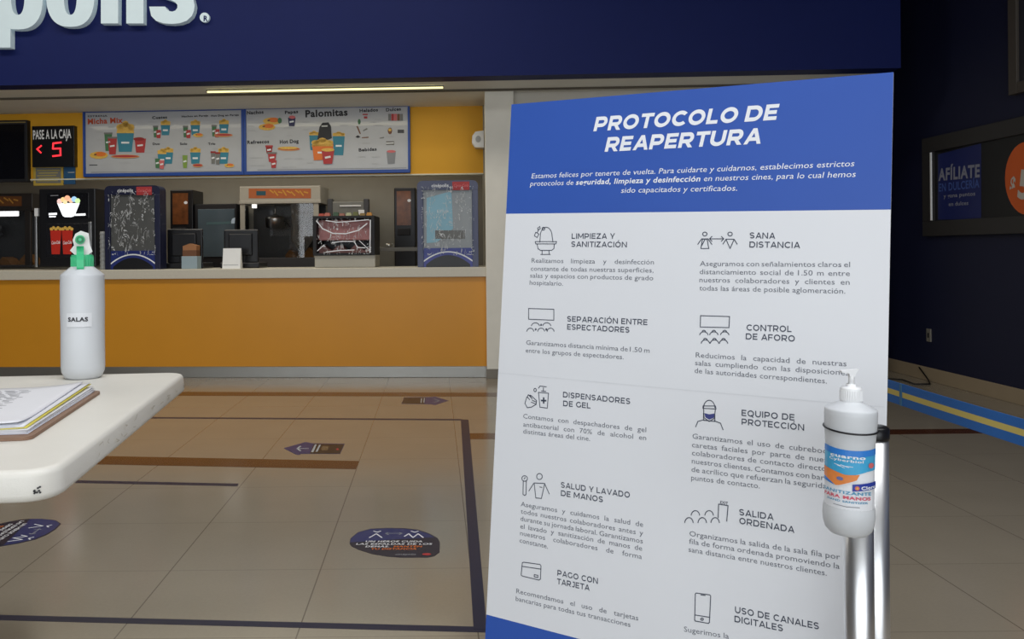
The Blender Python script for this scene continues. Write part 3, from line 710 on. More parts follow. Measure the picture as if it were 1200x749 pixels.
# plastic bag hung inside it
bb = MB(BAY); rn = random.Random(2); vs = []; fs = []
q0 = brect(341, 238, 368, 298, by + .1)
for j in range(15):
    for i in range(11):
        u = i / 10; v = j / 14; wdt = 1 if v < .72 else max(.05, 1 - (v - .72) / .28)
        vs.append((q0[0] + (q0[2] - q0[0]) * (.5 + (u - .5) * wdt), by + .1 + .03 * math.sin(u * 13 + v * 5) + rn.uniform(-.01, .01), q0[3] + (q0[1] - q0[3]) * v))
for j in range(14):
    for i in range(10): k = j * 11 + i; fs.append((k, k + 1, k + 12, k + 11))
bb.raw(vs, fs, mat('hanging_plastic', (120, 118, 112), .3)); tag(bb.build('plastic_bag', fix=False), 'crumpled clear plastic bag hanging inside the cream popcorn machine', 'bag')
popcorn_machine(-70, 227, 38, 'dim popcorn machine with brown header at the left edge of the bay', 1.7, mat('header_brown', (124, 76, 36), .5, var=.2, scale=10), mat('dark_enamel', (52, 48, 46), .4), 1)
bb = MB(BAY); slab(bb, -6, 247, 20, 253.5, 1.75, .05, mat('lamp_tube_white', (250, 250, 250), .4, emit=(1, 1, 1), es=1.0), .01); o = bb.build('work_light'); tag(o, 'short bright white lamp inside the dim left popcorn machine', 'lamp')
# upright steel post with bright head at the counter, left
t = bthing('glass_post', 'slim steel sneeze-guard post standing on the counter at the left', 'post', 39, 243, 45, 312, .3)
bb = MB(BAY); slab(bb, 40.5, 254, 43.2, 313.2, .3, .03, STEEL, .003); bb.build('post', t)
bb = MB(BAY); slab(bb, 40, 244, 44.5, 253.5, .295, .04, WHITEP, .004); bb.build('clamp', t)
# ================================================================== COFFEE MACHINES (picture fronts)
def coffee(x0, y0, x1, y1, yp, label, by, zb):
    t = bthing('coffee_machine', label, 'coffee machine', x0, y0, x1, y1, by, 'coffee machines on the back counter')
    a, z0, c, z1 = brect(x0, y0, x1, y1, by)
    bb = MB(BAY); bb.box((a, by, zb), (c, by + .4, z1), BLACK, .01); bb.build('body', t)
    bb = MB(BAY); a2, q0, c2, q1 = brect(x0 + 3, y0 + 4, x1 - 5.5, yp, by); bb.box((a2, by - .006, q0), (c2, by + .004, q1), mat('coffee_picture', (112, 66, 34), .3, var=.8, scale=14)); pn = bb.build('picture_panel', t)
    bb = MB(BAY); bb.box((a2 + .01, by - .05, q0 - .12), (c2 - .01, by, q0 - .04), BLACKM, .006); bb.build('spout', t)
    p = Print(bplane(by - .006), .0015); p.ell((x0 + x1) / 2 + 5, y0 + 15, 2.2, 1.8, WINK, 1, 10); p.build('panel_print', pn)
    bb = MB(BAY); bb.box((a + .02, by - .08, zb), (c - .02, by, zb + .03), BLACKM, .004); bb.build('drip_tray', t)
coffee(199.5, 222.5, 226, 300, 263, 'black coffee machine with amber picture front right of the dark blue dispenser', 2.3, bkz)
coffee(462, 220, 487, 292, 264, 'black coffee machine with brown picture front left of the grey-blue dispenser', 2.3, bkz)
# ================================================================== BACK SCREEN, POS TERMINALS
t = bthing('back_screen', 'dark bluish glass-fronted cooler behind the two black terminals', 'cooler', 228, 239, 277.5, 304, 2.35)
a, z0, c, z1 = brect(228, 239, 277.5, 304, 2.35)
bb = MB(BAY); bb.box((a, 2.35, bkz), (c, 2.9, z1), BLACKM, .01); bb.build('body', t)
bb = MB(BAY); slab(bb, 232, 245, 275, 301, 2.34, .012, mat('blue_grey_glass', (84, 98, 108), .12), .003); bb.build('glass_door', t)
p = Print(bplane(2.34), .0015); p.poly([(270, 262), (272, 256.5), (275.5, 255), (275, 262)], mat('painted_bright_reflection', (200, 220, 240), .3), 1); p.line([(243, 262), (270, 261)], .03, mat('faint_teal', (84, 112, 118), .4), 1); p.build('door_marks', t)  # bright patch painted on the glass in place of a reflection
def pos(x0, y0, x1, y1, label, by=.35):
    t = bthing('pos_terminal', label, 'cash register', x0, y0, x1, y1, by, 'cash registers on the counter')
    a, z0, c, z1 = brect(x0, y0, x1, y1, by); w = c - a
    bb = MB(BAY); bb.box((a + w * .06, by, 1.05), (c - w * .06, by + .04, z1), BLACK, .012); bb.box((a + w * .2, by - .03, 1.12), (c - w * .2, by + .002, z1 - .04), BLACK, .01); bb.build('monitor', t)
    bb = MB(BAY); bb.box((a + w * .38, by - .02, 1.02), (c - w * .38, by + .05, 1.18), BLACK, .006); bb.build('stand', t)
    bb = MB(BAY); bb.box((a, by - .05, 1.0), (c, by + .28, 1.055), BLACK, .01); bb.build('base', t)
pos(193, 268.5, 240, 312, 'black cash register whose back faces the room, behind the striped box')
pos(259.5, 269, 305, 312, 'black cash register behind the small white card stand')
t = bthing('napkin_box', 'small brown and pale blue striped box on the counter', 'box', 212, 285, 231.5, 311, .16)
a, z0, c, z1 = brect(212.5, 285.5, 231, 312, .16); h = z1 - 1.0
bb = MB(BAY); bb.box((a, .16, 1.0), (c, .28, 1.0 + h * .5), mat('box_pale_blue', (150, 168, 178), .5), .004); bb.build('lower_sleeve', t)
bb = MB(BAY); bb.box((a + .008, .165, 1.0 + h * .48), (c - .008, .275, 1.0 + h * .74), mat('box_brown', (110, 72, 48), .6), .004); bb.build('middle_band', t)
bb = MB(BAY); bb.prism([(a + .012, 1.0 + h * .72), (c - .012, 1.0 + h * .72), (c - .006, 1.0 + h * .92), ((a + c) / 2, 1.0 + h), (a + .01, 1.0 + h * .9)], .17, .27, mat('box_tan', (160, 110, 72), .6)); bb.build('top_flap', t)
t = bthing('card_stand', 'small blank white card stand in front of a cash register', 'stand', 260.5, 291, 282, 312, .12)
a, z0, c, z1 = brect(260.5, 291, 281.5, 312, .12)
bb = MB(BAY); bb.prism([(.115, 1.0), (.2, 1.0), (.165, z1), (.15, z1)], a, c, WHITEP, 'x'); bb.build('card', t)
p = Print(Plane(BAY @ Vector((0, .115, 1.0)), BEX, Vector((0, 0, z1 - 1.0)) + BEY * .035), .0015, px=False); p.line([(a + .01, .035), (c - .02, .035)], .006, INKL, 1); p.build('card_print', t)
# ================================================================== WRAPPED WARMER CASE
by = .22
t = bthing('warming_case', 'dark-framed food case wrapped in shiny plastic on a cream base', 'food case', 367, 253, 439, 311, by)
a, z0, c, z1 = brect(366.5, 253.5, 439, 299, by); d = .42
bb = MB(BAY); w = .035
bb.box((a, by, z0), (a + w, by + d, z1), BLACKM, .004); bb.box((c - w, by, z0), (c, by + d, z1), BLACKM, .004)
bb.box((a + .001, by + .001, z1 - .02), (c - .001, by + d - .001, z1 + .005), BLACKM, .003); bb.box((a + .001, by + .001, z0 - .004), (c - .001, by + d - .001, z0 + .02), BLACKM, .003); bb.box((a + .01, by + d - .02, z0), (c - .01, by + d - .004, z1), DGREY)
bb.build('frame', t)
bb = MB(BAY); bb.box((a + .01, by + .03, 1.0), (c, by + d - .03, z0 + .001), CREAMM, .006); bb.build('base', t)
bb = MB(BAY); bb.prism([(a + w + (c - a - 2 * w) * k / 12, z0 + .07 + .03 * math.sin(k * 1.7)) for k in range(13)] + [(c - w, z0 + .02), (a + w, z0 + .02)], by + .12, by + .3, mat('case_contents', (134, 96, 92), .7, var=.4, scale=20)); bb.build('contents', t)
bb = MB(BAY); bb.box((a + w, by + .1, z0 + .14), (c - w, by + .34, z1 - .03), mat('case_pink_sign', (190, 130, 128), .5, var=.35, scale=9), .01); bb.build('inner_sign', t)
wrap_sheet(371, 256, 435, 298, by - .002, t, .012, 5)
p = Print(bplane(by - .016), .001)
GLIM = mat('painted_fold_glint', (224, 226, 230), .2)  # pale lines drawn over the wrap as painted glints along its folds
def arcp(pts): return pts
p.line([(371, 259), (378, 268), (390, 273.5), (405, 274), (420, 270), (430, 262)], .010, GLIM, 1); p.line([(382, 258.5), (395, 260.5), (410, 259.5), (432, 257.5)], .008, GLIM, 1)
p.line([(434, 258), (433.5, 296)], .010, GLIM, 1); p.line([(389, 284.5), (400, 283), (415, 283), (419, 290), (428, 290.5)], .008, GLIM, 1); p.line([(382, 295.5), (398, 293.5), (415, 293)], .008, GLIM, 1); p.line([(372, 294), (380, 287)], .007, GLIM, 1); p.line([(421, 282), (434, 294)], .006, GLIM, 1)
p.build('wrap_glints', t)
# sweets on top of the case
ztop = z1 + .005
for i, (px_, col, nm, lab) in enumerate(((377, (190, 74, 50), 'red', 'red sweet packet at the left end on top of the wrapped case'), (384, (200, 110, 90), 'pink', 'pinkish sweet packet second from left on the wrapped case'), (394, (60, 90, 60), 'green', 'dark green sweet packet on top of the wrapped case'), (401, (170, 110, 90), 'tan', 'tan sweet packet on the wrapped case beside the dark green one'), (409, (190, 190, 150), 'cream', 'cream sweet packet at the middle on top of the wrapped case'), (417, (110, 110, 50), 'olive', 'olive sweet packet between the cream and golden ones'), (425, (150, 120, 60), 'gold', 'golden brown sweet packet second from right on the wrapped case'), (433, (206, 140, 40), 'amber', 'amber sweet packet at the right end on top of the wrapped case'))):
    x = bp(px_, 253, by + .1).x; hh_ = .026 + .006 * (i % 3); wd = .024
    bb = MB(BAY)
    bb.prism([(x - wd, ztop), (x + wd, ztop), (x + wd * 1.1, ztop + hh_ * .3), (x + wd * .8, ztop + hh_), (x - wd * .8, ztop + hh_), (x - wd * 1.1, ztop + hh_ * .3)], by + .07, by + .13, mat('sweet_' + nm, col, .4, var=.3, scale=40))
    tag(bb.build('sweet_packet'), lab, 'sweet packet', 'sweets on the wrapped case')
t = bthing('steel_warmer', 'low steel machine on the back counter behind the wrapped case', 'machine', 386, 230, 431, 312, 2.3)
a, z0, c, z1 = brect(388, 236, 428, 312, 2.3)
bb = MB(BAY); bb.box((a, 2.3, bkz), (c, 2.75, z1), mat('dull_steel', (120, 120, 114), .5, .5), .012); bb.build('body', t)
bb = MB(BAY); slab(bb, 398, 240.5, 423, 242, 2.285, .02, WHITEP, .003); bb.build('handle', t)
bb = MB(BAY); slab(bb, 420, 246, 427, 252, 2.285, .02, WHITEP, .003); bb.build('label_plate', t)
for xx in (386.5, 429): 
    bb = MB(BAY); slab(bb, xx - 3, 233, xx + 3, 256, 2.29, .1, DGREY, .006); bb.build('side_arm', t)
# tidbits: little steel pot on a shelf
by = 2.0
t = bthing('kitchen_shelf', 'dark metal shelf between the wrapped case and the right dispenser', 'shelf', 440, 289, 490, 294, 1.2)
a, z0, c, z1 = brect(434, 290, 496, 294.5, 1.2)
bb = MB(BAY); bb.box((a, 1.2, z0), (c, 1.6, z1), MGREY, .003); bb.build('board', t)
for xx in (a + .02, c - .05):
    bb = MB(BAY); bb.box((xx, 1.25, 0), (xx + .03, 1.55, z0), DGREY); bb.build('leg', t)
pc = bp(455.5, 288, 1.3)
t = thing('sauce_cup', 'tiny steel sauce cup on the dark metal shelf', 'cup', BAY @ Matrix.Translation((pc.x, 1.33, z1)))
bb = MB(BAY); bb.lathe([(.025, 0), (.032, .012), (.034, .045), (.03, .045), (.027, .015)], (pc.x, 1.33, z1), STEEL, 16); bb.build('bowl', t)
bb = MB(BAY); bb.tube([(pc.x + .033 + .02 * math.sin(R(k * 20)), 1.33, z1 + .01 + .03 * k / 9) for k in range(10)], .004, STEEL, 6); bb.build('handle', t)
# device on the column edge
t = bthing('wall_speaker', 'small white wall speaker on the beige edge left of the column', 'speaker', 552, 152, 568, 174, .5)
a, z0, c, z1 = brect(553, 153, 567, 173, .55)
bb = MB(BAY); bb.prism([(a, z0 + .05), (a + .03, z0 + .005), (c, z0), (c, z1), (a + .035, z1 - .01), (a + .005, z1 - .05)], .55, .7, WHITEP); bb.build('case', t)
bb = MB(BAY); bb.box((a + .02, .7, (z0 + z1) / 2 - .02), (c, HB - .02, (z0 + z1) / 2 + .02), MGREY); bb.build('bracket', t)
p = Print(bplane(.55), .001); p.ell(560.5, 163, 3.2, 4, INKL, 1, 12); p.build('grille', t)
# ================================================================== FLOOR TAPE AND STICKERS
def along(corners, m=TAPE): return [FLP.px(*c) for c in corners]
bb = MB()
def tp(cs, z0=.0009):
    q = along(cs); bb.prism([(p.x, p.y) for p in q], .0002, z0, TAPE, 'z')
tp([(-60, 719.5), (570.5, 735), (570.8, 741.5), (-60, 725.5)])
tp([(540, 492), (549, 492), (570.6, 738), (555, 738)], .0013)
tp([(-60, 487.5), (541, 491.2), (541, 492.8), (-60, 489)])
tag(bb.build('floor_tape'), 'navy tape outlining a large rectangle on the tiled floor', 'floor tape')
bb = MB(); tp([(-60, 560), (279.5, 567), (278, 570), (-60, 563)])
tag(bb.build('floor_tape'), 'short navy tape line on the floor beyond the white table', 'floor tape')
def to_floor(px_list): return [FLP.px(*p) for p in px_list]
OUT = to_floor([(409.5, 637), (411, 631), (419.5, 624), (434, 620), (453.5, 619), (473.5, 619.3), (489.5, 621), (503, 625.5), (513, 631), (515.5, 636), (515, 647.5), (509, 652), (501, 653.7), (469.5, 653.7), (453.5, 652.5), (436, 649.5), (420, 644.5), (412, 640.5)])
cc = sum(OUT, Vector((0, 0))) / len(OUT)
def sticker(label, loc, rz):
    t = thing('floor_sticker', label, 'floor sticker', Matrix.Translation((loc.x, loc.y, 0)) @ Matrix.Rotation(rz, 4, 'Z'), 'round distance stickers on the floor')
    M = t.matrix_world if False else Matrix.Translation((loc.x, loc.y, 0)) @ Matrix.Rotation(rz, 4, 'Z')
    bb = MB(M); bb.prism([(p.x - cc.x, p.y - cc.y) for p in OUT], .0002, .001, STK, 'z'); bb.build('disc', t)
    pl = Plane(M @ Vector((0, 0, .001)), M.to_3x3() @ Vector((1, 0, 0)), M.to_3x3() @ Vector((0, 1, 0)))
    p = Print(pl, .0004, px=False)
    u = lambda x, y: FLP.px(x, y) - cc
    # blue upper field
    up = [u(*q) for q in ((410, 636), (412, 631), (420, 624.5), (434, 620.6), (453.5, 619.6), (473, 620), (489, 621.8), (502, 626), (509, 630), (440, 634))]
    p.poly([tuple(q) for q in up], STKB, .5)
    ps = lambda l: [tuple(u(*q)) for q in l]
    p.line(ps([(433, 630.5), (441, 626), (447.5, 630.5)]), .006, WINK, 1); p.line(ps([(438, 623), (442, 624.2), (446, 623)]), .006, WINK, 1)
    p.line(ps([(452, 625.5), (470, 625.5)]), .005, INKG, 1); p.line(ps([(455, 624.5), (452, 625.5), (455, 627)]), .005, INKG, 1); p.line(ps([(468, 624.5), (471, 625.5), (468, 627)]), .005, INKG, 1)
    p.line(ps([(474, 629), (479, 626), (484, 630.5), (490, 626), (496, 630.5)]), .006, WINK, 1); p.line(ps([(482, 623), (486, 624.2), (490, 623)]), .006, WINK, 1)
    for s_, x0, x1, y, m in (('UN HÉROE CUIDA', 428, 495, 635.8, WINK), ('LAS ESPALDAS DE LOS', 417, 506, 638.8, WINK), ('DEMÁS. ', 428, 456, 641.8, WINK), ('MANTÉN', 461, 494, 641.8, ORP), ('TU DISTANCIA', 434, 488, 644.6, ORP), ('cinépolis', 463, 487, 651, INKG)):
        p.text(s_.strip(), tuple(u(x0, y)), tuple(u(x1, y)), .0165, m, 'b', 1, shear=.15)
    e = u(500, 650); p.ell(e.x, e.y, .017, .012, RED, 1, 14)
    p.build('sticker_print', t)
sticker('round navy floor sticker inside the tape rectangle, near the poster', cc, 0)
sticker('round navy floor sticker under the table end at the left edge', FLP.px(10, 624.5), R(-90))
def arrow(label, outl, tail, marks):
    q = to_floor(outl); c0 = sum(q, Vector((0, 0))) / len(q)
    t = thing('floor_arrow', label, 'floor sticker', T(c0.x, c0.y, 0), 'arrow stickers on the floor')
    bb = MB(); bb.prism([(p.x, p.y) for p in q], .0002, .001, STKB, 'z'); bb.build('arrow_shape', t)
    p = Print(Plane((0, 0, .001), (1, 0, 0), (0, 1, 0)), .0004); p.poly(tail, STKD, .5)
    for mk in marks: p.poly(mk, INKL if len(mk) == 4 else mat('print_dull_gold', (116, 92, 60), .5), 1)
    return t, p
t, p = arrow('navy arrow sticker on the floor pointing left toward the table', [(332.5, 525.5), (358, 518.2), (366, 519.7), (404, 520.3), (398.5, 532), (353, 532), (349.5, 533.5), (345, 532)], [(368, 520.2), (403.3, 520.7), (398, 531.7), (363, 531.7)], [[(369, 521), (371.2, 521), (367.2, 530), (364.5, 530)], [(374, 521.4), (376, 521.4), (372, 529.5), (369.8, 529.5)], [(378, 523), (386, 523), (383.5, 528), (377, 528), (376, 526)]])
p.line([(352, 523), (348.5, 525.8), (352, 528.5)], .012, INKL, 1); p.line([(349, 525.8), (361, 525.8)], .012, INKL, 1); p.ell(395.5, 526.6, 1.6, 1, RED, 1, 8); p.build('arrow_print', t)
t, p = arrow('navy arrow sticker on the far floor pointing right before the counter', [(473.5, 466), (505, 465.6), (509.5, 465), (525.5, 469.6), (510, 474.8), (505, 473.8), (470.5, 473.3)], [(473.6, 466.3), (499, 466), (497, 473.4), (471, 473)], [[(493.5, 467), (494.7, 467), (494, 472.3), (492.8, 472.3)], [(496.8, 466.6), (498, 466.6), (497.3, 472), (496, 472)]])
p.line([(508, 467.5), (515, 469.7), (508, 472)], .012, INKG, 1); p.build('arrow_print', t)
# ================================================================== TABLE
TZ = .81
TPL = Plane((0, 0, TZ), (1, 0, 0), (0, 1, 0))
FR = TPL.px(214, 436.5); NR = TPL.px(58, 550)
d_ = (FR - NR); Lr = d_.length; ang = math.atan2(-d_.x, d_.y)         # turn of the right edge from +y
TM = T(FR.x, FR.y, 0, ang)                                                       # local: x right, y far; right-far corner at 0,0
t = thing('folding_table', 'white plastic folding table with a scuffed rounded edge', 'table', T(FR.x - .6, FR.y - .5, 0, ang))
TW = 1.9
def rrect(x0, y0, x1, y1, r, n=8):
    o = []
    for cx, cy, a0 in ((x1 - r, y1 - r, 0), (x0 + r, y1 - r, 90), (x0 + r, y0 + r, 180), (x1 - r, y0 + r, 270)):
        for k in range(n + 1): g = R(a0 + 90 * k / n); o.append((cx + r * math.cos(g), cy + r * math.sin(g)))
    return o
bb = MB(TM)
prof = [(-.02, -.051), (.003, -.0505), (.009, -.047), (.0115, -.042), (.0120, -.038), (.0095, -.011), (.0088, -.008), (.006, -.003), (.002, -.0008), (-.002, 0), (-.006, 0), (-.03, 0)]
rings = [[(x, y, TZ + dz) for x, y in rrect(-TW - e, -Lr - e, e, e, .045 + e)] for e, dz in prof]
n = len(rings[0]); vs = [p for r_ in rings for p in r_]; fs = []
for i in range(len(rings) - 1):
    for k in range(n): fs.append((i * n + k, i * n + (k + 1) % n, (i + 1) * n + (k + 1) % n, (i + 1) * n + k))
bb.raw(vs, fs, TABLEW, True); bb.raw(vs, [tuple(range(n))[::-1], tuple((len(rings) - 1) * n + k for k in range(n))], TABLEW)
top = bb.build('tabletop', t)
g_ = R(31); ep = Plane(TM @ Vector((-.045 + .0575 * math.sin(g_), -Lr + .045 - .0575 * math.cos(g_), TZ)), TM.to_3x3() @ Vector((math.cos(g_), math.sin(g_), 0)), (0, 0, 1))
p = Print(ep, .0006, px=False)
rn = random.Random(7)
for k in range(9): x = rn.uniform(-.007, .007); z = -.031 + rn.uniform(-.005, .005); p.ell(x, z, .002, .0018, DGREY, 1, 6)
p.build('scuffs', top)
sp_ = Plane(TM @ Vector((.014, 0, TZ)), TM.to_3x3() @ Vector((0, 1, 0)), (0, 0, 1))
p = Print(sp_, .0006, px=False); SC_ = mat('faint_scuff', (200, 193, 178), .6)
for k in range(16):
    y = -Lr * rn.uniform(.12, .9); z = rn.uniform(-.038, -.016); p.line([(y, z), (y + rn.uniform(-.02, .02), z + rn.uniform(-.004, .012)), (y + rn.uniform(-.03, .03), z + rn.uniform(-.006, .01))], .0016, SC_, 1)
p.ell(-.055, -.03, .004, .006, MGREY, 1, 7); p.build('scuffs', top)
LEGM = mat('grey_leg_tube', (150, 152, 156), .35, .8)
for x in (-.66, -TW + .25):
    for y in (-.12, -Lr + .12):
        bb = MB(TM); bb.cyl((x, y, 0), (x, y, TZ - .05), .016, LEGM, n=14); lg = bb.build('leg', t)
        bb = MB(TM); bb.cyl((x, y, 0), (x, y, .03), .02, BLACK, n=14); bb.build('rubber_foot', lg)
    bb = MB(TM); bb.cyl((x, -.12, .25), (x, -Lr + .12, .25), .012, LEGM, n=12); bb.build('cross_bar', t)
# clipboard and paper
BF = TPL.px(119, 461); BN = TPL.px(36, 516.5); d2 = BF - BN; L2 = d2.length; a2 = math.atan2(-d2.x, d2.y)
CM = T(BF.x, BF.y, TZ, a2)
t = thing('clipboard', 'brown clipboard under loose papers on the white table', 'clipboard', T(BF.x, BF.y, TZ, a2))
BW = .36
bb = MB(CM); bb.prism(rrect(-BW, -L2, 0, 0, .018), .0005, .007, mat('hardboard_brown', (138, 108, 88), .6, var=.15, scale=60), 'z'); bb.build('board', t)
bb = MB(CM); bb.box((-BW + .004, -L2 * .68, .007), (-BW + .03, -L2 * .34, .03), STEEL, .004); bb.build('clip', t)
def sheet(zb, dx, dy, rot, curl, m, lab, lines=False, near=0):
    nx, ny = 16, 12; w = BW - .05; l = L2 - .035; th = .0016
    M = CM @ Matrix.Translation((dx - .012, dy - .012, 0)) @ Matrix.Rotation(rot, 4, 'Z')
    def z(u, v): # u 0 left..1 right, v 0 near..1 far
        return zb + curl * max(0, u - .55) ** 2 * (.35 + .9 * v) * 2.2 + near * max(0, .25 - v) ** 2 * 4
    vs = []; fs = []
    for s_ in (0, 1):
        for j in range(ny + 1):
            for i in range(nx + 1):
                u, v = i / nx, j / ny; vs.append((-w * (1 - u), -l * (1 - v), z(u, v) + th * s_))
    o2 = (nx + 1) * (ny + 1)
    for j in range(ny):
        for i in range(nx):
            k = j * (nx + 1) + i; fs += [(k, k + nx + 1, k + nx + 2, k + 1), (o2 + k, o2 + k + 1, o2 + k + nx + 2, o2 + k + nx + 1)]
    edge = [i for i in range(nx + 1)] + [j * (nx + 1) + nx for j in range(1, ny + 1)] + [ny * (nx + 1) + i for i in range(nx - 1, -1, -1)] + [j * (nx + 1) for j in range(ny - 1, 0, -1)]
    for q, k in enumerate(edge): k2 = edge[(q + 1) % len(edge)]; fs.append((k, k2, o2 + k2, o2 + k))
    bb = MB(M); bb.raw(vs, fs, m, True); o = bb.build('paper_sheet'); tag(o, lab, 'paper', 'loose sheets on the clipboard')
    if lines:
        p = Print(Plane(M @ Vector((0, 0, 0)), M.to_3x3() @ Vector((1, 0, 0)), M.to_3x3() @ Vector((0, 1, 0))), 1, px=False)
        for k in range(24):
            v = .12 + .034 * k; x = -w + .02
            while x < -w * .34:
                e = rn.uniform(.012, .03); u = 1 + x / w
                za = z(u, v) + th + .0006; y = -l * (1 - v); hh_ = .0022
                b_ = min(x + e, -w * .3); p.add([(x, y - hh_), (b_, y - hh_), (b_, y + hh_), (x, y + hh_)], [(0, 1, 2, 3)], INKG, za); x += e + .008
        p.build('text_print', o)
PW = mat('paper_white', (232, 233, 238), .7, var=.02); PW2 = mat('paper_cool', (216, 218, 228), .7, var=.02); PY = mat('paper_yellow', (226, 212, 96), .7)
mid = 'plain white sheet in the middle of the paper pile on the clipboard'
sheet(.0075, 0, 0, 0, 0, PW2, 'lowest bluish sheet lying flat on the brown clipboard')
for k in range(3): sheet(.0096 + k * .0021, -.002 * k, .001 * (k % 2), R(.4 * (k - 1)), .003 * k, PW, mid)
sheet(.0160, -.010, .004, R(.8), .014, PY, 'yellow sheet curling up under the top papers on the clipboard')
sheet(.0182, -.012, .000, R(.5), .016, PW, 'white sheet just under the printed top page on the clipboard')
sheet(.0206, -.026, -.006, R(1.2), .018, PW, 'printed top page of the papers on the clipboard', True, .03)
# ================================================================== SPRAY BOTTLE
bc = TPL.px(94, 444)
s_ = bc.y / 1000
BM = T(bc.x, bc.y + .02, TZ, math.atan2(-bc.x, bc.y))
t = thing('spray_bottle', 'white spray bottle with green trigger standing on the table', 'bottle', BM)
prof = [(.0, 0), (.018, .0), (.021, .002), (.0238, .008), (.0245, .014), (.0243, .06), (.0248, .085), (.0245, .118), (.0246, .1205), (.0244, .1215), (.0242, .122), (.0130, .1312), (.0126, .1315), (.0120, .132), (.0118, .133), (.0115, .141)]
prof = [(r_ * 1000 * s_, z * 1000 * s_) for r_, z in prof][1:]
bb = MB(BM); bb.lathe(prof, (0, 0, 0), MILK, 36); body = bb.build('bottle_body', t)
bb = MB(BM); k_ = 1000 * s_; bb.lathe([(.017 * k_, .003 * k_), (.0225 * k_, .009 * k_), (.0232 * k_, .06 * k_), (.0232 * k_, .0625 * k_)], (0, 0, 0), LIQ, 32); bb.build('liquid', body)
cy_ = Cyl(BM @ Vector((0, 0, 0)), .0246 * k_, R(-90) + math.atan2(bc.x, bc.y) * -1)
p = Print(cy_, .0008, px=False); u0, u1 = -.0185 * k_, .010 * k_
nseg = 10; p.add([(u0 + (u1 - u0) * i / nseg, z) for z in (.062 * k_, .078 * k_) for i in range(nseg + 1)], [(i, i + 1, nseg + 2 + i, nseg + 1 + i) for i in range(nseg)], mat('label_white', (222, 224, 227), .5), 1)
p.text('SALAS', (-.0165 * k_, .0685 * k_), (.0055 * k_, .0685 * k_), .0045 * k_, INK, 'x', 2.2); p.build('label', body)
bb = MB(BM); z = .131 * k_; bb.lathe([(.0122 * k_, z), (.0125 * k_, z + .001), (.0125 * k_, z + .013 * k_), (.0115 * k_, z + .0145 * k_), (.008 * k_, z + .0145 * k_)], (0, 0, 0), GRN, 32)
for q in range(28): g = 2 * math.pi * q / 28; bb.box((.0123 * k_ * math.cos(g) - .001, .0123 * k_ * math.sin(g) - .001, z + .001), (.0123 * k_ * math.cos(g) + .001, .0123 * k_ * math.sin(g) + .001, z + .012 * k_), GRN)
bb.build('collar', t)
zz = z + .0145 * k_; q_ = .001 * k_
# sprayer head: faceted pale housing, green nozzle toward the room, green trigger below it
hx = -2.2 * q_
bb = MB(BM); bb.prism([(hx - 6 * q_, zz), (hx + 9 * q_, zz), (hx + 13.5 * q_, zz + 3.5 * q_), (hx + 11 * q_, zz + 11 * q_), (hx + 9.5 * q_, zz + 25 * q_), (hx + 1 * q_, zz + 28 * q_), (hx - 5 * q_, zz + 24.5 * q_), (hx - 8 * q_, zz + 17 * q_), (hx - 6.5 * q_, zz + 11 * q_), (hx - 11 * q_, zz + 5 * q_)], -.008 * k_, .016 * k_, mat('sprayer_pale', (226, 226, 222), .4)); bb.build('sprayer_head', t)
bb = MB(BM); nz_ = zz + 17.5 * q_; bb.cyl((hx, -.008 * k_, nz_), (hx, -.016 * k_, nz_), 5.5 * q_, GRN, 5.0 * q_, 24); bb.cyl((hx, -.0159 * k_, nz_), (hx, -.019 * k_, nz_), 4.0 * q_, mat('green_dark', (30, 130, 84), .4), 3.6 * q_, 20); bb.cyl((hx, -.0188 * k_, nz_), (hx, -.0205 * k_, nz_), 1.8 * q_, GRN, n=14); bb.build('nozzle', t)
bb = MB(BM); tr_ = [(-.006, 12), (-.010, 8), (-.0145, 2), (-.017, -6), (-.0175, -15), (-.0165, -17)]
vs = []; fs = []
for i, (yy, z_) in enumerate(tr_):
    for dx, dy in ((-4, 0), (4, 0), (4, .004), (-4, .004)): vs.append((hx + dx * q_, (yy + dy) * k_, zz + z_ * q_))
for i in range(len(tr_) - 1):
    for k in range(4): fs.append((i * 4 + k, i * 4 + (k + 1) % 4, i * 4 + 4 + (k + 1) % 4, i * 4 + 4 + k))
fs += [(3, 2, 1, 0), tuple(len(vs) - 4 + k for k in range(4))]
bb.raw(vs, fs, GRN, False); bb.build('trigger', t)
# ================================================================== POSTER
PO = Vector((.19854565, 2.16166673, 1.51926914)); PEX = Vector((.85539006, -.51759402, -.02010653)); PEZ = Vector((-.06307995, -.06556262, -.99585263))
PWID = .8533; PWB = 1.2617; PHD = .27899
PB = PWB + .245
PPL = Plane(PO, PEX, -PEZ)
nrm = PPL.n
base = PO + PEX * PWID / 2 + PEZ * PB
t = thing('protocol_poster', 'large standing blue and white protocol poster', 'poster', T(base.x, base.y, 0, math.atan2(PEX.y, PEX.x)))
bb = MB()
def slabp(u0, v0, u1, v1, o0, o1, m):
    vs = [PPL.to3(u, -v, o) for o in (o1, o0) for u, v in ((u0, v0), (u1, v0), (u1, v1), (u0, v1))]
    bb.raw(vs, [(0, 1, 2, 3), (7, 6, 5, 4), (0, 4, 5, 1), (1, 5, 6, 2), (2, 6, 7, 3), (3, 7, 4, 0)], m, world=True)
vb = (PO.z - .004) / .99585263                # down to the floor
slabp(0, 0, PWID, vb, -.008, -.0008, FOAM); board = bb.build('board', t)
for nm, v0, v1, m in (('header_panel', 0, PHD, POSTB), ('white_panel', PHD, PWB, POSTW), ('footer_panel', PWB, vb - .002, POSTB)):
    bb = MB(); slabp(0, v0, PWID, v1, -.0008, 0, m); bb.build(nm, board)
p = Print(PPL, .0003); p.line([(584, 437), (790, 456), (1036, 477)], .0016, mat('crease_shade', (218, 220, 224), .5), 1); p.build('fold_line', board)
bb = MB()
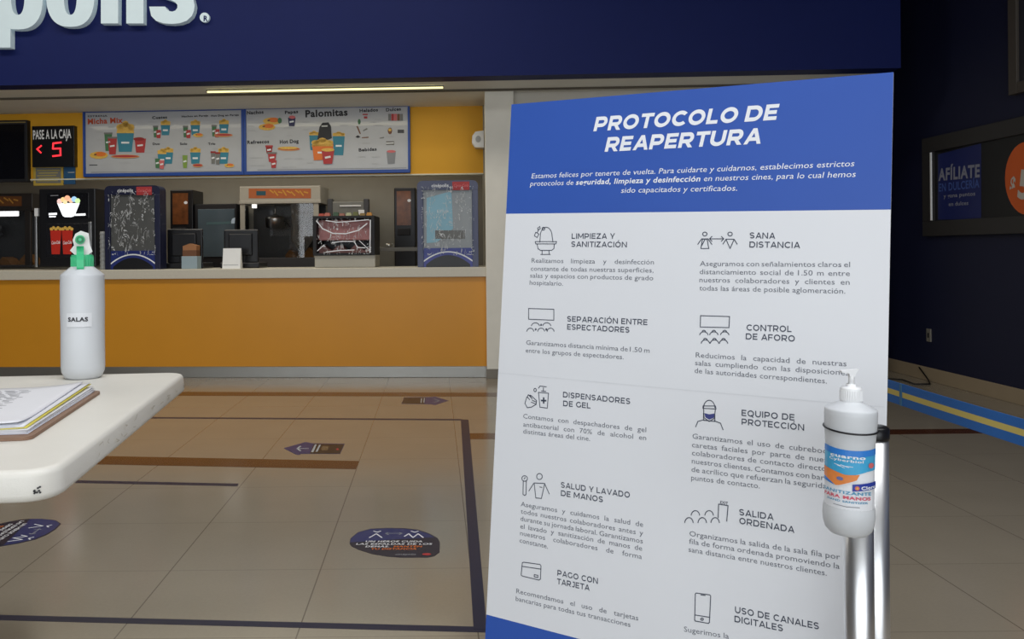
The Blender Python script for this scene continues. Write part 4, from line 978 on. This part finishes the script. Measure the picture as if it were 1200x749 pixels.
pa = PPL.to3(PWID / 2, -.5, -.023); bot_ = Vector((pa.x, pa.y, 0)) - Vector((nrm.x, nrm.y, 0)).normalized() * .42
bb.cyl(pa, bot_, .012, DGREY, n=10); bb.build('rear_strut', t)
p = Print(PPL, .0004)
p.text('PROTOCOLO DE', (695.3, 154), (909.3, 140.5), .0345, WINK, 'T', 1, shear=.2); p.text('REAPERTURA', (708.5, 178), (891.3, 168.4), .0345, WINK, 'T', 1, shear=.2); p.build('title_print', t)
p = Print(PPL, .0004)
ic = .0122
p.text('Estamos felices por tenerte de vuelta. Para cuidarte y cuidarnos, establecimos estrictos', (622.8, 209.2), (1000.7, 194.9), ic, WINK, 'r', 1, shear=.18)
p.text('protocolos de *seguridad, limpieza y desinfección* en nuestros cines, para lo cual hemos', (621.3, 218.1), (1002.3, 207.4), ic, WINK, 'r', 1, shear=.18)
p.text('sido capacitados y certificados.', (727.7, 226.1), (863.7, 223.5), ic, WINK, 'r', 1, shear=.18); p.build('intro_print', t)
class Icon:
    def __init__(s, p, box, w=.0019, m=INKH):
        s.p = p; s.b = box; s.w = w; s.m = m
    def U(s, x, y): b = s.b; return tuple(PPL.px(b[0] + (b[2] - b[0]) * x, b[1] + (b[3] - b[1]) * y))
    def ln(s, pts, closed=False, w=None): s.p.usepx = False; s.p.line([s.U(*q) for q in pts], w or s.w, s.m, 1, closed); s.p.usepx = True
    def arc(s, cx, cy, rx, ry, a0=0, a1=360, n=18): s.ln([(cx + rx * math.cos(R(a0 + (a1 - a0) * k / n)), cy - ry * math.sin(R(a0 + (a1 - a0) * k / n))) for k in range(n + 1)])
    def fill(s, pts, m=None): s.p.usepx = False; s.p.poly([s.U(*q) for q in pts], m or s.m, 1); s.p.usepx = True
def ic_toilet(i):
    i.arc(.52, .35, .26, .3, 0, 180); i.ln([(.26, .35), (.24, .56)]); i.ln([(.78, .35), (.82, .56)])
    i.ln([(.04, .54), (.98, .54), (.95, .62), (.88, .62)]); i.ln([(.04, .54), (.06, .62), (.12, .62)]); i.ln([(.12, .62), (.16, .78), (.26, .84), (.76, .84), (.86, .78), (.88, .62), (.12, .62)])
    i.ln([(.34, .84), (.34, .97)]); i.ln([(.64, .84), (.66, .97)]); i.ln([(.28, .98), (.7, .98)])
    i.ln([(.14, .08), (.24, .02), (.26, .1), (.16, .14)], True); i.ln([(.2, .12), (.12, .24)]); i.ln([(.06, .22), (.2, .28), (.12, .4), (.0, .34)], True); i.arc(.4, .1, .06, .05)
def ic_dist(i):
    for cx in (.18, .82): i.arc(cx, .12, .055, .11)
    i.ln([(.0, .72), (.1, .4), (.26, .4), (.36, .72)]); i.ln([(.12, .42), (.08, .96), (.28, .96), (.24, .42)], True); i.ln([(.18, .45), (.1, .8)])
    i.ln([(.64, .7), (.72, .42), (.92, .42), (1, .7)]); i.ln([(.72, .44), (.82, .96), (.92, .44)])
    i.ln([(.3, .4), (.66, .4)]); i.ln([(.36, .26), (.3, .4), (.36, .54)]); i.ln([(.6, .26), (.66, .4), (.6, .54)])
def heads(i, y0, sc=1):
    for cx in (.32, .74): i.arc(cx, y0 + .2, .15, .14, 10, 170)
    for cx in (.13, .53, .88): i.arc(cx, y0 + .42, .13, .15, 10, 170)
    for cx in (.53, .33, .72): i.arc(cx, y0 + .2 + (.12 if cx != .53 else -.06), .02, .03, 0, 360, 8)
def ic_sep(i): i.ln([(.07, 0), (1, .03), (1, .46), (.07, .42)], True); heads(i, .5)
def ic_aforo(i):
    i.ln([(.04, 0), (1, .03), (.98, .4), (.03, .38)], True)
    for cx in (.15, .48, .84): i.arc(cx, .66, .14, .12, 10, 170); i.arc(cx, .55, .06, .06, 0, 180, 8)
    for cx in (.2, .5, .8): i.arc(cx, .95, .14, .14, 10, 170); i.arc(cx, .82, .06, .06, 0, 180, 8)
def ic_gel(i):
    i.ln([(.56, .3), (.97, .34), (.92, .98), (.62, .94)], True); i.ln([(.76, .1), (.76, .26)]); i.ln([(.56, .12), (.62, .03), (.88, .06)]); i.ln([(.68, .24), (.86, .26)]); i.arc(.42, .2, .05, .07)
    i.ln([(.77, .54), (.77, .76)], w=.004); i.ln([(.68, .65), (.86, .66)], w=.004)
    i.ln([(.08, .5), (.0, .78), (.1, .96), (.26, .94), (.46, .82), (.48, .66), (.26, .44), (.2, .42), (.3, .58), (.14, .4), (.1, .5), (.2, .62)]); i.ln([(.3, .64), (.46, .72)]); i.ln([(.26, .72), (.44, .8)])
def ic_equip(i):
    i.arc(.5, .26, .2, .25, 0, 180); i.ln([(.28, .2), (.72, .2), (.74, .3), (.28, .28)], True); i.ln([(.3, .3), (.32, .6), (.5, .72), (.68, .62), (.72, .3)]); i.fill([(.33, .44), (.5, .48), (.7, .45), (.66, .6), (.5, .66), (.36, .58)], mat('print_mask_blue', (60, 66, 130), .6)); i.ln([(.3, .44), (.3, .68), (.7, .72), (.7, .5)]); i.ln([(.32, .66), (.1, .72), (.02, .9)]); i.ln([(.68, .7), (.9, .78), (.99, 1)])
def ic_salud(i):
    i.arc(.65, .12, .1, .12); i.ln([(.46, .38), (.84, .4), (.72, 1), (.52, .98)], True); i.ln([(.44, .4), (.27, .7)]); i.ln([(.84, .42), (1, .82)]); i.ln([(.66, .54), (.74, .56)])
    i.arc(.12, .2, .1, .11); i.ln([(.07, .3), (.06, .84), (.12, .88), (.17, .84), (.18, .3)]); i.ln([(.1, .22), (.14, .16)])
def ic_salida(i):
    for cx in (.24, .56): i.arc(cx, .62, .1, .22, 10, 170)
    for cx in (.09, .4, .7): i.arc(cx, .92, .1, .24, 10, 170)
    i.ln([(.77, .68), (.78, .14), (1, .2), (.97, .82)])
def ic_card(i):
    i.ln([(.06, .02), (.14, 0), (.95, .12), (1, .2), (.97, .92), (.9, .98), (.06, .76), (.0, .7)], True); i.ln([(.03, .22), (1, .38)]); i.ln([(.66, .68), (.84, .72), (.84, .84), (.66, .8)], True)
def ic_phone(i):
    i.ln([(.1, 0), (.94, .06), (1, .1), (.92, .96), (.86, 1), (.04, .92), (0, .88), (.04, .03)], True); i.ln([(.01, .72), (.95, .8)]); i.ln([(.38, .06), (.66, .08)]); i.arc(.46, .86, .08, .035)
HC, BC = .0130, .0108
SECT = [
 (ic_toilet, (626.3, 264.7, 652.9, 298.9), [('LIMPIEZA Y', (669.9, 279.9), (720.6, 279.9)), ('SANITIZACIÓN', (669.4, 289.3), (734.6, 290))],
  [('Realizamos limpieza y desinfección', (623, 307.8), (766.3, 309.9)), ('constante de todas nuestras superficies,', (622, 317.2), (765.8, 319.5)), ('salas y espacios con productos de grado', (621.2, 325.3), (765.5, 328.6)), ('hospitalario.', (620.7, 333.7), (659.7, 335))]),
 (ic_dist, (817.7, 271.9, 863.9, 292.1), [('SANA', (878.5, 279.4), (908.5, 280)), ('DISTANCIA', (878.2, 290.1), (937.7, 290.9))],
  [('Aseguramos con señalamientos claros el', (820.2, 311.7), (996.2, 313.1)), ('distanciamiento social de 1.50 m entre', (819.9, 321.2), (996, 323.5)), ('nuestros colaboradores y clientes en', (819.6, 330.7), (995.7, 333.8)), ('todas las áreas de posible aglomeración.', (819.6, 340.3), (990.6, 344.2))]),
 (ic_sep, (617.4, 361.6, 649.1, 391.5), [('SEPARACIÓN ENTRE', (664.6, 376.8), (758.7, 381.1)), ('ESPECTADORES', (664.6, 386.2), (737.6, 390))],
  [('Garantizamos distancia mínima de 1.50 m', (616.6, 403.9), (761.2, 413.6)), ('entre los grupos de espectadores.', (616.1, 413.1), (730.8, 421.2))]),
 (ic_aforo, (819.6, 370, 855, 405), [('CONTROL', (874.9, 387.4), (927.6, 389.3)), ('DE AFORO', (874, 397.7), (931.5, 400.5))],
  [('Reducimos la capacidad de nuestras', (815.4, 418.8), (992, 429.4)), ('salas cumpliendo con las disposiciones', (814.6, 428), (994.8, 440.1)), ('de las autoridades correspondientes.', (814, 437), (969, 449.6))]),
 (ic_gel, (615.2, 451.7, 643.7, 478.9), [('DISPENSADORES', (659.7, 465.6), (738.5, 473.8)), ('DE GEL', (659.9, 475.9), (692, 478.9))],
  [('Contamos con despachadores de gel', (613.1, 490.2), (757.3, 506.6)), ('antibacterial con 70% de alcohol en', (613.1, 499.8), (757.3, 516)), ('distintas áreas del cine.', (613.1, 507.9), (691.5, 516.9))]),
 (ic_equip, (814.6, 468.9, 847.7, 503.7), [('EQUIPO DE', (869.1, 487.4), (931, 493)), ('PROTECCIÓN', (869.1, 497.7), (942.4, 504.8))],
  [('Garantizamos el uso de cubrebocas y', (811.4, 513.9), (990, 534.1)), ('caretas faciales por parte de nuestros', (810.9, 524), (990, 544.5)), ('colaboradores de contacto directo con', (810.9, 533.4), (990, 555)), ('nuestros clientes. Contamos con barreras', (810.7, 543), (990, 566)), ('de acrílico que refuerzan la seguridad en', (810.3, 552.8), (989, 575.5)), ('puntos de contacto.', (810, 562.5), (890.4, 572.5))]),
 (ic_salud, (611, 555, 643.7, 584.2), [('SALUD Y LAVADO', (657.3, 571.4), (738.1, 583.6)), ('DE MANOS', (657.3, 581), (706.5, 588.9))],
  [('Aseguramos y cuidamos la salud de', (610.3, 593.2), (753.7, 617.6)), ('todos nuestros colaboradores antes y', (610.3, 601.7), (753.7, 627.8)), ('durante su jornada laboral. Garantizamos', (609.9, 610.2), (753.3, 637.1)), ('el lavado y sanitización de manos de', (609.7, 619.1), (752.6, 645.6)), ('nuestros colaboradores de forma', (609.5, 627.2), (752.2, 655.4)), ('constante.', (608.9, 635.7), (642.2, 643.1))]),
 (ic_salida, (802.9, 586.8, 853.2, 616.1), [('SALIDA', (866.3, 603.7), (906.7, 609.8)), ('ORDENADA', (866.3, 613.8), (931, 624.7))],
  [('Organizamos la salida de la sala fila por', (808, 628.1), (984.5, 656)), ('fila de forma ordenada promoviendo la', (807.6, 637.1), (984, 666.9)), ('sana distancia entre nuestros clientes.', (806.9, 646.6), (968.9, 674.8))]),
 (ic_card, (610.8, 659, 634.1, 680.3), [('PAGO CON', (653.2, 674.5), (700.6, 684.5)), ('TARJETA', (652.8, 684.5), (691, 692.4))],
  [('Recomendamos el uso de tarjetas', (605, 695.1), (748, 727.4)), ('bancarias para todas tus transacciones', (604.4, 704), (738.8, 735))]),
 (ic_phone, (814.1, 695.1, 832.9, 730.7), [('USO DE CANALES', (861.3, 718.1), (959.7, 737.9)), ('DIGITALES', (860.8, 728.9), (917.5, 740.2))],
  [('Sugerimos la', (801.7, 740.2), (854.3, 748.8))]),
]
for fn, box, heads_, para in SECT:
    p = Print(PPL, .0004); fn(Icon(p, box))
    if fn is ic_salida: p.text('EXIT', (844, 590.2), (853, 591.8), .006, INKH, 'b', 1)
    p.build('icon_print', t)
    p = Print(PPL, .0004)
    for s_, a, b_ in heads_: p.text(s_, a, b_, HC, INKH, 'G', 1)
    p.build('heading_print', t)
    p = Print(PPL, .0004)
    for k, (s_, a, b_) in enumerate(para): p.text(s_, a, b_, BC, INKP, 'r', 1, just=(k < len(para) - 1))
    p.build('paragraph_print', t)
# ================================================================== STANCHIONS, BELT
PH = .82
def stanchion(x, y, label, rb=.045, name='stanchion'):
    t = thing(name, label, 'barrier post', T(x, y, 0), 'chrome barrier posts')
    bb = MB(T(x, y, 0)); bb.lathe([(rb, 0), (rb, .012), (rb * .9, .02), (.026, .03)], (0, 0, 0), CHROME, 32); bb.build('base', t)
    bb = MB(T(x, y, 0)); bb.lathe([(.0245, .028), (.0245, PH - .022)], (0, 0, 0), CHROME, 40); bb.build('post', t)
    bb = MB(T(x, y, 0)); bb.lathe([(.0255, PH - .024), (.0265, PH - .02), (.0265, PH - .004), (.022, PH), (.01, PH + .001)], (0, 0, 0), BLACK, 32); bb.build('cap', t)
    return t
AX, AY, BX_, BY_ = .741, 1.500, .808, 1.575
stanchion(AX, AY, 'chrome post directly behind the hanging gel bottle')
stanchion(BX_, BY_, 'chrome post with visible black cap at the poster right edge')
stanchion(1.10, 2.42, 'chrome post hidden behind the poster holding the far belt end', .15)
stanchion(1.14, .55, 'chrome post holding the near end of the striped belt', .15)
BLB = mat('belt_blue', (34, 96, 168), .6, bump=.2, bscale=900); BLY = mat('belt_yellow', (196, 178, 98), .6, bump=.2, bscale=900)
bb = MB(); A0 = Vector((1.10, 2.395)); B0 = Vector((1.14, .575)); nn = Vector((1, .0)); nseg = 30
zt, zb_ = .832, .780
for z0, z1, m in ((zb_, zb_ + .0195, BLB), (zb_ + .0195, zb_ + .0325, BLY), (zb_ + .0325, zt, BLB)):
    vs = []; fs = []
    for i in range(nseg + 1):
        q = i / nseg; c = A0.lerp(B0, q); sag = -.012 * 4 * q * (1 - q)
        for dx, z in ((-.001, z0), (.001, z0), (.001, z1), (-.001, z1)): vs.append((c.x + dx, c.y, z + sag))
    for i in range(nseg):
        for k in range(4): fs.append((i * 4 + k, i * 4 + (k + 1) % 4, i * 4 + 4 + (k + 1) % 4, i * 4 + 4 + k))
    bb.raw(vs, fs, m)
belt = thing('barrier_belt', 'blue and yellow striped barrier belt stretched beside the poster', 'belt', T(1.12, 1.5, .8))
bb.build('webbing', belt)
bb = MB(); c = A0.lerp(B0, .2)
bb.box((c.x - .0022, c.y - .006, zb_ - .008), (c.x - .001, c.y + .004, zt - .008), mat('belt_seam', (60, 110, 150), .6)); bb.build('seam', belt)
for y, x in ((2.395, 1.10), (.575, 1.14)):
    bb = MB(); bb.box((x - .012, y - .012, zb_ - .002), (x + .012, y + .012, zt + .002), BLACK, .003); bb.build('end_clip', belt)
# ================================================================== GEL BOTTLE strapped to the posts
GX, GY = .7005, 1.447; gs = GY / 1000
GB = T(GX, GY, .76) @ Matrix.Rotation(R(1.6), 4, 'Y') @ Matrix.Translation((0, 0, -.76))
zpx = lambda y, x=994: H + (CY - y - (x - CX) * math.sin(ROLL)) * gs
t = thing('gel_bottle', 'pump bottle of hand gel strapped to the chrome posts before the poster', 'bottle', T(GX, GY, zpx(626)))
z0 = zpx(624.5)
def pp(l): return [(r_ * gs, zpx(y)) for r_, y in l]
prof = pp([(16, 625), (20, 624), (25, 619), (27.5, 611), (28.3, 603), (27.8, 594), (26.4, 588), (26.2, 584), (26.3, 540), (26.6, 520), (28, 500), (28.6, 486), (28.4, 480.5), (28, 479), (27, 478), (14, 471.2), (12.5, 470.3), (11.5, 470), (11, 467)])
bb = MB(GB); bb.lathe(prof, (0, 0, 0), MILK, 40); gb = bb.build('bottle_body', t)
bb = MB(GB); bb.lathe(pp([(19, 622), (25, 612), (26.6, 603), (25, 588), (24.8, 584), (25, 540), (25.6, 512)]), (0, 0, 0), LIQ, 32); bb.build('gel', gb)
bb = MB(GB); bb.lathe(pp([(11.6, 470.5), (11.8, 470), (11.8, 455.5), (10.8, 453.5), (6, 453), (5.4, 452.5), (5.4, 450)]), (0, 0, 0), WHITEP, 32)
for q in range(30): g = 2 * math.pi * q / 30; x_, y_ = 11.8 * gs * math.cos(g), 11.8 * gs * math.sin(g); bb.box((x_ - .0006, y_ - .0006, zpx(469)), (x_ + .0006, y_ + .0006, zpx(457)), WHITEP)
bb.build('collar', t)
bb = MB(GB); bb.cyl((0, 0, zpx(451)), (0, 0, zpx(436)), 3.6 * gs, WHITEP, 3.0 * gs, 16)
bb.prism([(-13 * gs, zpx(434.5)), (-12.5 * gs, zpx(436.8)), (-4 * gs, zpx(437.4)), (-3 * gs, zpx(441)), (3 * gs, zpx(441)), (4.5 * gs, zpx(436)), (7.5 * gs, zpx(432.3)), (4 * gs, zpx(432.6))], -.0045, .0045, WHITEP); bb.build('pump_head', t)
cyl = Cyl((0, 0, 0), 26.7 * gs, R(-90) - math.atan2(GX, GY), GB)
class Lab(Print):
    def poly(s, pts, m, layer=1, n=12):
        """outline followed round the bottle in thin upright slices"""
        x0 = min(p[0] for p in pts); x1 = max(p[0] for p in pts); top = []; bot = []
        for i in range(n + 1):
            x = x0 + (x1 - x0) * min(.999, max(.001, i / n)); ys = []
            for a, b in zip(pts, pts[1:] + pts[:1]):
                if (a[0] - x) * (b[0] - x) <= 0 and a[0] != b[0]: ys.append(a[1] + (b[1] - a[1]) * (x - a[0]) / (b[0] - a[0]))
            top.append(s.P((x, min(ys)))); bot.append(s.P((x, max(ys))))
        s.add(top + bot, [(i, i + 1, n + 2 + i, n + 1 + i) for i in range(n)], m, layer)
    def P(s, p): return Vector((math.asin(max(-.999, min(.999, (p[0] - 994) / 26.7))) * 26.7 * gs, zpx(p[1])))
p = Lab(cyl, .0005)
LW_ = mat('label_gloss_white', (238, 240, 244), .3); LBL = mat('label_sky_blue', (70, 170, 216), .3, var=.25, scale=30); LBD = mat('label_mid_blue', (54, 130, 214), .3); LOR = mat('label_orange_hand', (232, 140, 74), .35, var=.2, scale=40); LNV = mat('label_navy', (44, 64, 160), .3)
def band(x0, x1, ya, yb, m, layer, n=20):
    us = [x0 + (x1 - x0) * i / n for i in range(n + 1)]
    top = [p.P((x, ya(x))) for x in us]; bot = [p.P((x, yb(x))) for x in us]
    p.add(top + bot, [(i, i + 1, n + 2 + i, n + 1 + i) for i in range(n)], m, layer)
cv = lambda y: (lambda x: y + 2.2 * (1 - ((x - 994) / 27) ** 2))
band(968, 1020, cv(520.5), cv(592), LW_, 1)
band(968.2, 1019.8, cv(520.5), lambda x: cv(545)(x) + max(0, (1012 - x)) * .25, LBL, 2)
band(968.2, 1019.8, cv(520.5), cv(527.5), LBD, 3)
p.poly([(968.5, 546), (975, 547.5), (990, 551), (1004, 549.5), (1001, 556), (990, 561), (981, 565), (968.5, 557)], LOR, 4); p.ell(984.5, 556, 3.4, 2.2, mat('label_blue_spot', (110, 120, 170), .4), 5, 10)
p.poly([(968.5, 557.5), (974, 560), (979, 564.5), (968.5, 562)], LBD, 3.5)
p.poly([(997, 561), (1019.5, 558), (1019.5, 566), (997, 569)], LNV, 5); p.ell(1001.5, 564.8, 2.4, 2.6, PINK, 6, 10); p.ell(1001.5, 564.8, 1.2, 1.4, YEL, 7, 8); p.text('Cloro', (1005.5, 566.5), (1018.5, 565), .0052, WINK, 'x', 6)
p.text('cuarno', (975, 531.5), (1009, 532), .0054, WINK, 'x', 6); p.text('Cyberbiol', (974, 535.5), (1007, 536), .0040, WINK, 'b', 6)
for k in range(4): p.line([(979 + k * 3, 540 + k % 2), (985 + k * 4, 541 + (k * 2) % 3)], .0009, WINK, 6)
p.ell(1014.5, 539, 2.6, 3.2, PINK, 6, 10)
p.text('SANITIZANTE', (969.5, 572.5), (1015, 573), .0048, mat('label_teal_ink', (60, 150, 190), .4), 'b', 6); p.text('PARA MANOS', (970, 578), (1014.5, 578.5), .0050, mat('label_rose_ink', (214, 90, 110), .4), 'x', 6); p.text('HAND SANITIZER', (973, 582.3), (1012, 582.6), .0030, MATS['label_teal_ink'], 'b', 6)
p.line([(979, 586.6), (992, 587.2), (1004, 586.8)], .0012, INKG, 6); p.build('label', gb)
# elastic strap around the bottle, fixed to the black cap
zs = zpx(501.5); rr = 28.1 * gs + .0012
bb = MB(); pts = []
for k in range(40):
    g = 2 * math.pi * k / 40; pts.append(GB @ Vector((rr * math.cos(g), rr * math.sin(g), zs + .003 * math.sin(g))))
bb.tube(pts, .0016, BLACK, 8, closed=True)
bb.tube([(GX + rr * .94, GY + rr * .3, zs), (GX + .06, GY + .05, zs - .012), (BX_ - .024, BY_ - .016, PH - .009)], .0022, BLACK, 8)
tag(bb.build('elastic_strap'), 'thin black strap around the gel bottle tied to the post cap', 'strap')
# ================================================================== RIGHT WALL FITTINGS
def wbox(bb, x0, y0, x1, y1, d0, d1, m, bev=0):
    c = [WRP.px(x, y) for x, y in ((x0, y0), (x1, y1))]; ya, yb = sorted((-c[0].x, -c[1].x)); za, zb = sorted((c[0].y, c[1].y))
    bb.box((WX - d1, ya, za), (WX - d0, yb, zb), m, bev)
def wq(x, y): q = WRP.px(x, y); return -q.x, q.y
yL = wq(1087, 200)[0]; zT = wq(1087, 163)[1]; zB = wq(1087, 277)[1]; yR = yL - 2.2
t = thing('poster_frame', 'wide dark frame with snack advert on the right navy wall', 'frame', T(WX, (yL + yR) / 2, zB))
FRM = mat('dark_frame', (44, 42, 42), .5); fw = wq(1087, 200)[0] - wq(1099, 200)[0]; zi1 = wq(1098, 178)[1]; zi0 = wq(1098, 259)[1]
bb = MB(); 
bb.box((WX - .05, yR, zB), (WX, yL, zi0), FRM, .004); bb.box((WX - .05, yR, zi1), (WX, yL, zT), FRM, .004); bb.box((WX - .05, yL - fw, zi0), (WX, yL, zi1), FRM, .004); bb.box((WX - .05, yR, zi0), (WX, yR + fw, zi1), FRM, .004); bb.build('frame', t)
bb = MB(); bb.box((WX - .025, yR + fw, zi0), (WX - .002, yL - fw, zi1), mat('frame_backing', (14, 14, 18), .4)); pnl = bb.build('panel', t)
bb = MB(); y_ = yL - fw + .02; bb.box((WX - .056, y_ - .02, zi0 + .005), (WX - .048, y_, zi1 - .005), WHITEP, .002); bb.build('edge_strip', t)
p = Print(Plane((WX - .025, 0, 0), (0, -1, 0), (0, 0, 1)), .001)
ADB = mat('advert_blue', (24, 34, 92), .4); ADI = mat('advert_grey_ink', (128, 130, 144), .5); ADI2 = mat('advert_blue_ink', (60, 84, 150), .5)
p.poly([(1099.5, 181), (1150, 168), (1150, 257), (1099.5, 257.5)], ADB, 1)
p.text('AFÍLIATE', (1100, 211.5), (1148.5, 207), .092, ADI, 'x', 2); p.text('EN DULCERÍA', (1100.5, 224.5), (1148, 219.5), .062, ADI2, 'b', 2)
p.text('y gana puntos', (1106, 232), (1143, 229), .03, ADI, 'b', 2); p.text('en dulces', (1112, 241.5), (1135, 240), .03, ADI, 'b', 2); p.build('advert_print', pnl)
p = Print(Plane((WX - .025, 0, 0), (0, -1, 0), (0, 0, 1)), .001)
p.ell(1204, 209, 26, 43, mat('advert_orange', (200, 88, 30), .5, var=.15, scale=4), 2, 32); ACI = mat('advert_cream_ink', (186, 180, 170), .5); p.text('$', (1183.5, 223.5), (1189.3, 224.5), .1, ACI, 'x', 3); p.text('5', (1192.5, 231), (1206, 233), .19, ACI, 'x', 3); p.build('price_disc', pnl)
t = thing('wall_outlet', 'small pale wall outlet low on the right navy wall', 'outlet', T(WX, wq(1089, 393)[0], wq(1089, 400)[1]))
bb = MB(); wbox(bb, 1087, 385, 1092, 401, 0, .012, mat('outlet_plate', (120, 116, 108), .5), .003); bb.build('plate', t)
bb = MB(); wbox(bb, 1088.7, 390, 1090.3, 396, .0115, .014, BLACK); bb.build('sockets', t)
FLn = [FLP.px(*q) for q in ((1030, 444), (1048, 445), (1058, 446), (1072, 451), (1090, 451))]
bb = MB(); zc = .006; wy, wz = wq(1079, 436)
bb.tube([(q.x if q.x < WX - .03 else WX - .03, q.y, zc) for q in FLn] + [(WX - .022, wq(1090, 449)[0], .02), (WX - .022, wq(1080, 436)[0], .1)], .006, BLACK, 8); tag(bb.build('floor_cable'), 'black cable lying along the base of the right wall', 'cable')
t = thing('upper_frame', 'dark frame partly cut by the top right photo corner', 'frame', T(WX, wq(1190, 50)[0] - .5, wq(1190, 112)[1]))
ya, zb_u = wq(1189.5, 112); 
bb = MB(); bb.box((WX - .05, ya - .09, zb_u), (WX, ya, zb_u + 1.3), mat('upper_frame_grey', (66, 60, 54), .6), .004); bb.box((WX - .05, ya - 1.2, zb_u), (WX, ya - .09, zb_u + .08), MATS['upper_frame_grey'], .004); bb.build('frame', t)
bb = MB(); bb.box((WX - .03, ya - 1.2, zb_u + .08), (WX - .002, ya - .09, zb_u + 1.3), mat('upper_panel', (36, 36, 44), .5)); bb.build('panel', t)
# ================================================================== LIGHT
def area(name, loc, rot, sx, sy, power, col, spread=180):
    l = bpy.data.lights.new(name, 'AREA'); l.shape = 'RECTANGLE'; l.size = sx; l.size_y = sy; l.energy = power; l.color = col; l.spread = R(spread)
    o = bpy.data.objects.new(name, l); C.objects.link(o); o.location = loc; o.rotation_euler = rot; return o
area('entrance_daylight', (-.75, -4.65, 1.7), (R(90), 0, 0), 9.6, 3.0, 270, (.93, .97, 1))
area('lobby_ceiling_light', (.9, .8, CZ - .05), (0, 0, 0), 5.0, 1.6, 135, (.97, .98, 1))
area('counter_downlight', (-2.6, 5.4, CZ - .05), (0, 0, 0), 6.0, .8, 95, (1, .94, .84))
area('bay_light', (-1.8, 7.9, SZ - .06), (0, 0, BA), 4.0, .25, 12, (1, .92, .7))
area('kitchen_light', (-2.0, 9.6, SZ - .05), (0, 0, BA), 4.0, .6, 21, (1, .95, .85))
w = bpy.data.worlds.new('world'); SC.world = w; w.use_nodes = True
w.node_tree.nodes['Background'].inputs[0].default_value = (.75, .85, 1, 1); w.node_tree.nodes['Background'].inputs[1].default_value = .6
SC.view_settings.view_transform = 'Standard'; SC.view_settings.look = 'None'; SC.view_settings.gamma = 1; SC.view_settings.use_curve_mapping = False
SC.view_settings.exposure = 0
SC.cycles.use_denoising = True
SC.cycles.denoising_prefilter = 'NONE'
